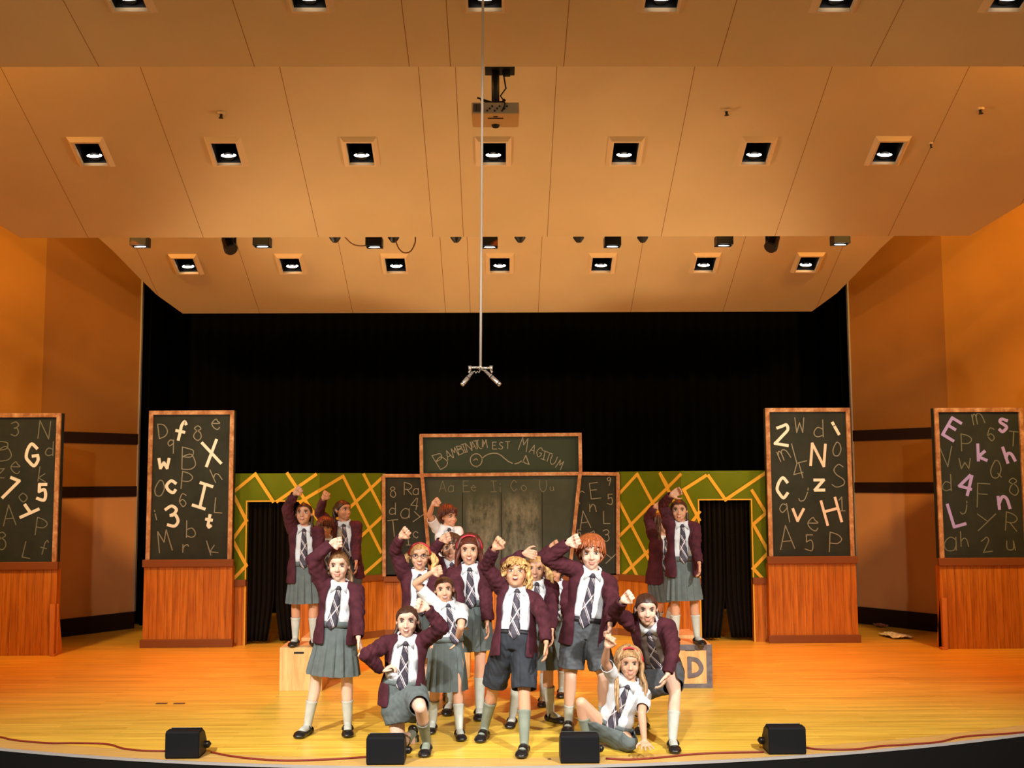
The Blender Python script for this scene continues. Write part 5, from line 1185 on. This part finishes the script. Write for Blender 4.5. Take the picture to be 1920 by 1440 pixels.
# tall auburn boy
person('tall auburn-haired boy in grey shorts, elbow raised, right of centre', 1.62, 0, [(1066, 1350), (1132, 1350)], (1109, 1073), (1096, 1178), (1108, 1039), ((1027, 1048), (1066, 1018), (1078, 1013)), ((1149, 1130), (1144, 1172), (1142, 1190)),
       yaw=3, hyaw=-2, sk='pale', hair=('boy', 'auburn'), bottom='shorts', grpsk=SHORT2, shoe='laced', hem=.86, handL='fist', shroll=5, openw=.66, toe=(-10, 10), socklen=.35, tieswing=.02)
# girls on the D block
person('brown-haired girl turned away behind the girl on the lettered block', 1.30, HB, [(1232, 1178, 11.85), (1250, 1178, 11.85)], (1241, 1006), (1238, 1075), (1244, 984), ((1214, 968), (1228, 950), (1238, 946)), ((1256, 1045), (1258, 1070), (1258, 1082)),
       yaw=25, hyaw=30, sk='warm', hair=('long', 'brown', 1.3), openw=.3)
person('girl with dark braids standing on the block painted with D, arm bent over her head', 1.42, HB, [(1267, 1193), (1307, 1193)], (1277, 982), (1280, 1058), (1273, 958), ((1243, 945), (1259, 928), (1275, 920)), ((1304, 1025), (1311, 1056), (1312, 1074)),
       yaw=-2, hyaw=-8, sk='warm', hair=('braids', 'dark'), mouth='smile', handR='curl', skirt_len=.25, toe=(-10, 12))
# kneeling girl at the front
Dk = 8.52; gk = .0
kR = (atY(749, 1397, 8.45)); kR.z = .062; aR = Vector((atY(772, 1372, 8.8).x, 8.78, .075))
kL = atY(788, 1327, 8.22); aL = atZ(800, 1391, .078)
person('girl kneeling on one knee at the front, hand on hip, dark hair tied back', 1.48, 0, None, (763, 1197), (755, 1292), (764, 1165), ((687, 1228), (716, 1258), (731, 1250), -1, 1), ((829, 1178), (800, 1139), (789, 1134), -1, -1),
       yaw=0, hyaw=-2, sk='pale', hair=('pulled', 'dark'), bottom='lapskirt', grpsk=SKIRT, mouth='smile', legs=((kR, aR, (.05, .25, -.97)), (kL, aL, (-.05, -1, 0))), D=Dk+.03, ndy=-.04, handR='curl', handL='fist', hem=(.62, .90), sock=SOCKD, socklen=.6, openw=.66)
# crouching girl at the right
person('girl leaning forward with hand on knee at the right of the group, fist out', 1.48, 0, [(1208, 1352), (1261, 1385)], (1217, 1168), (1236, 1246), (1212, 1142), ((1152, 1146), (1168, 1126), (1180, 1117), -1, -1), ((1262, 1215), (1252, 1264), (1246, 1277), -1, -1),
       yaw=-14, hyaw=4, hpitch=-8, sk='pale', hair=('pulled', 'dark'), bottom='lapskirt', grpsk=SHORT2, D=8.86, ndy=-.28, pdy=.12, hdy=-.06, toe=(-10, 12), hem=.78, socklen=.6, openw=.50, top='cardigan', cardlen=.02, shirtm=TEE)
# seated girl
Ds = 8.64
kR2 = atY(1090, 1318, 8.50); aR2 = atZ(1101, 1384, .08); kL2 = atY(1178, 1384, 8.44); kL2.z = .085; aL2 = Vector((kL2.x+.02, 8.86, .07))
person('seated girl with red headband and long blond hair, one hand on the floor', 1.42, 0, None, (1180, 1279), (1148, 1372), (1180, 1245), ((1134, 1241), (1139, 1212), (1144, 1199), -1, -1), ((1203, 1338), (1209, 1398), (1209, 1408), -1, -1),
       yaw=-12, hyaw=4, hpitch=2, sk='fair', hair=('long', 'dblond', 1.7, .34), bottom='lapskirt', grpsk=SKIRT, top='shirt', legs=((kR2, aR2, (.1, -1, 0)), (kL2, aL2, (.3, .9, -.2))), D=Ds, ndy=-.05, hem=(.62, 1.3), handL='flat', handdirL=(.05, -1, -.12), sock=SOCKD, socklen=.6, band=True, tieswing=.02)
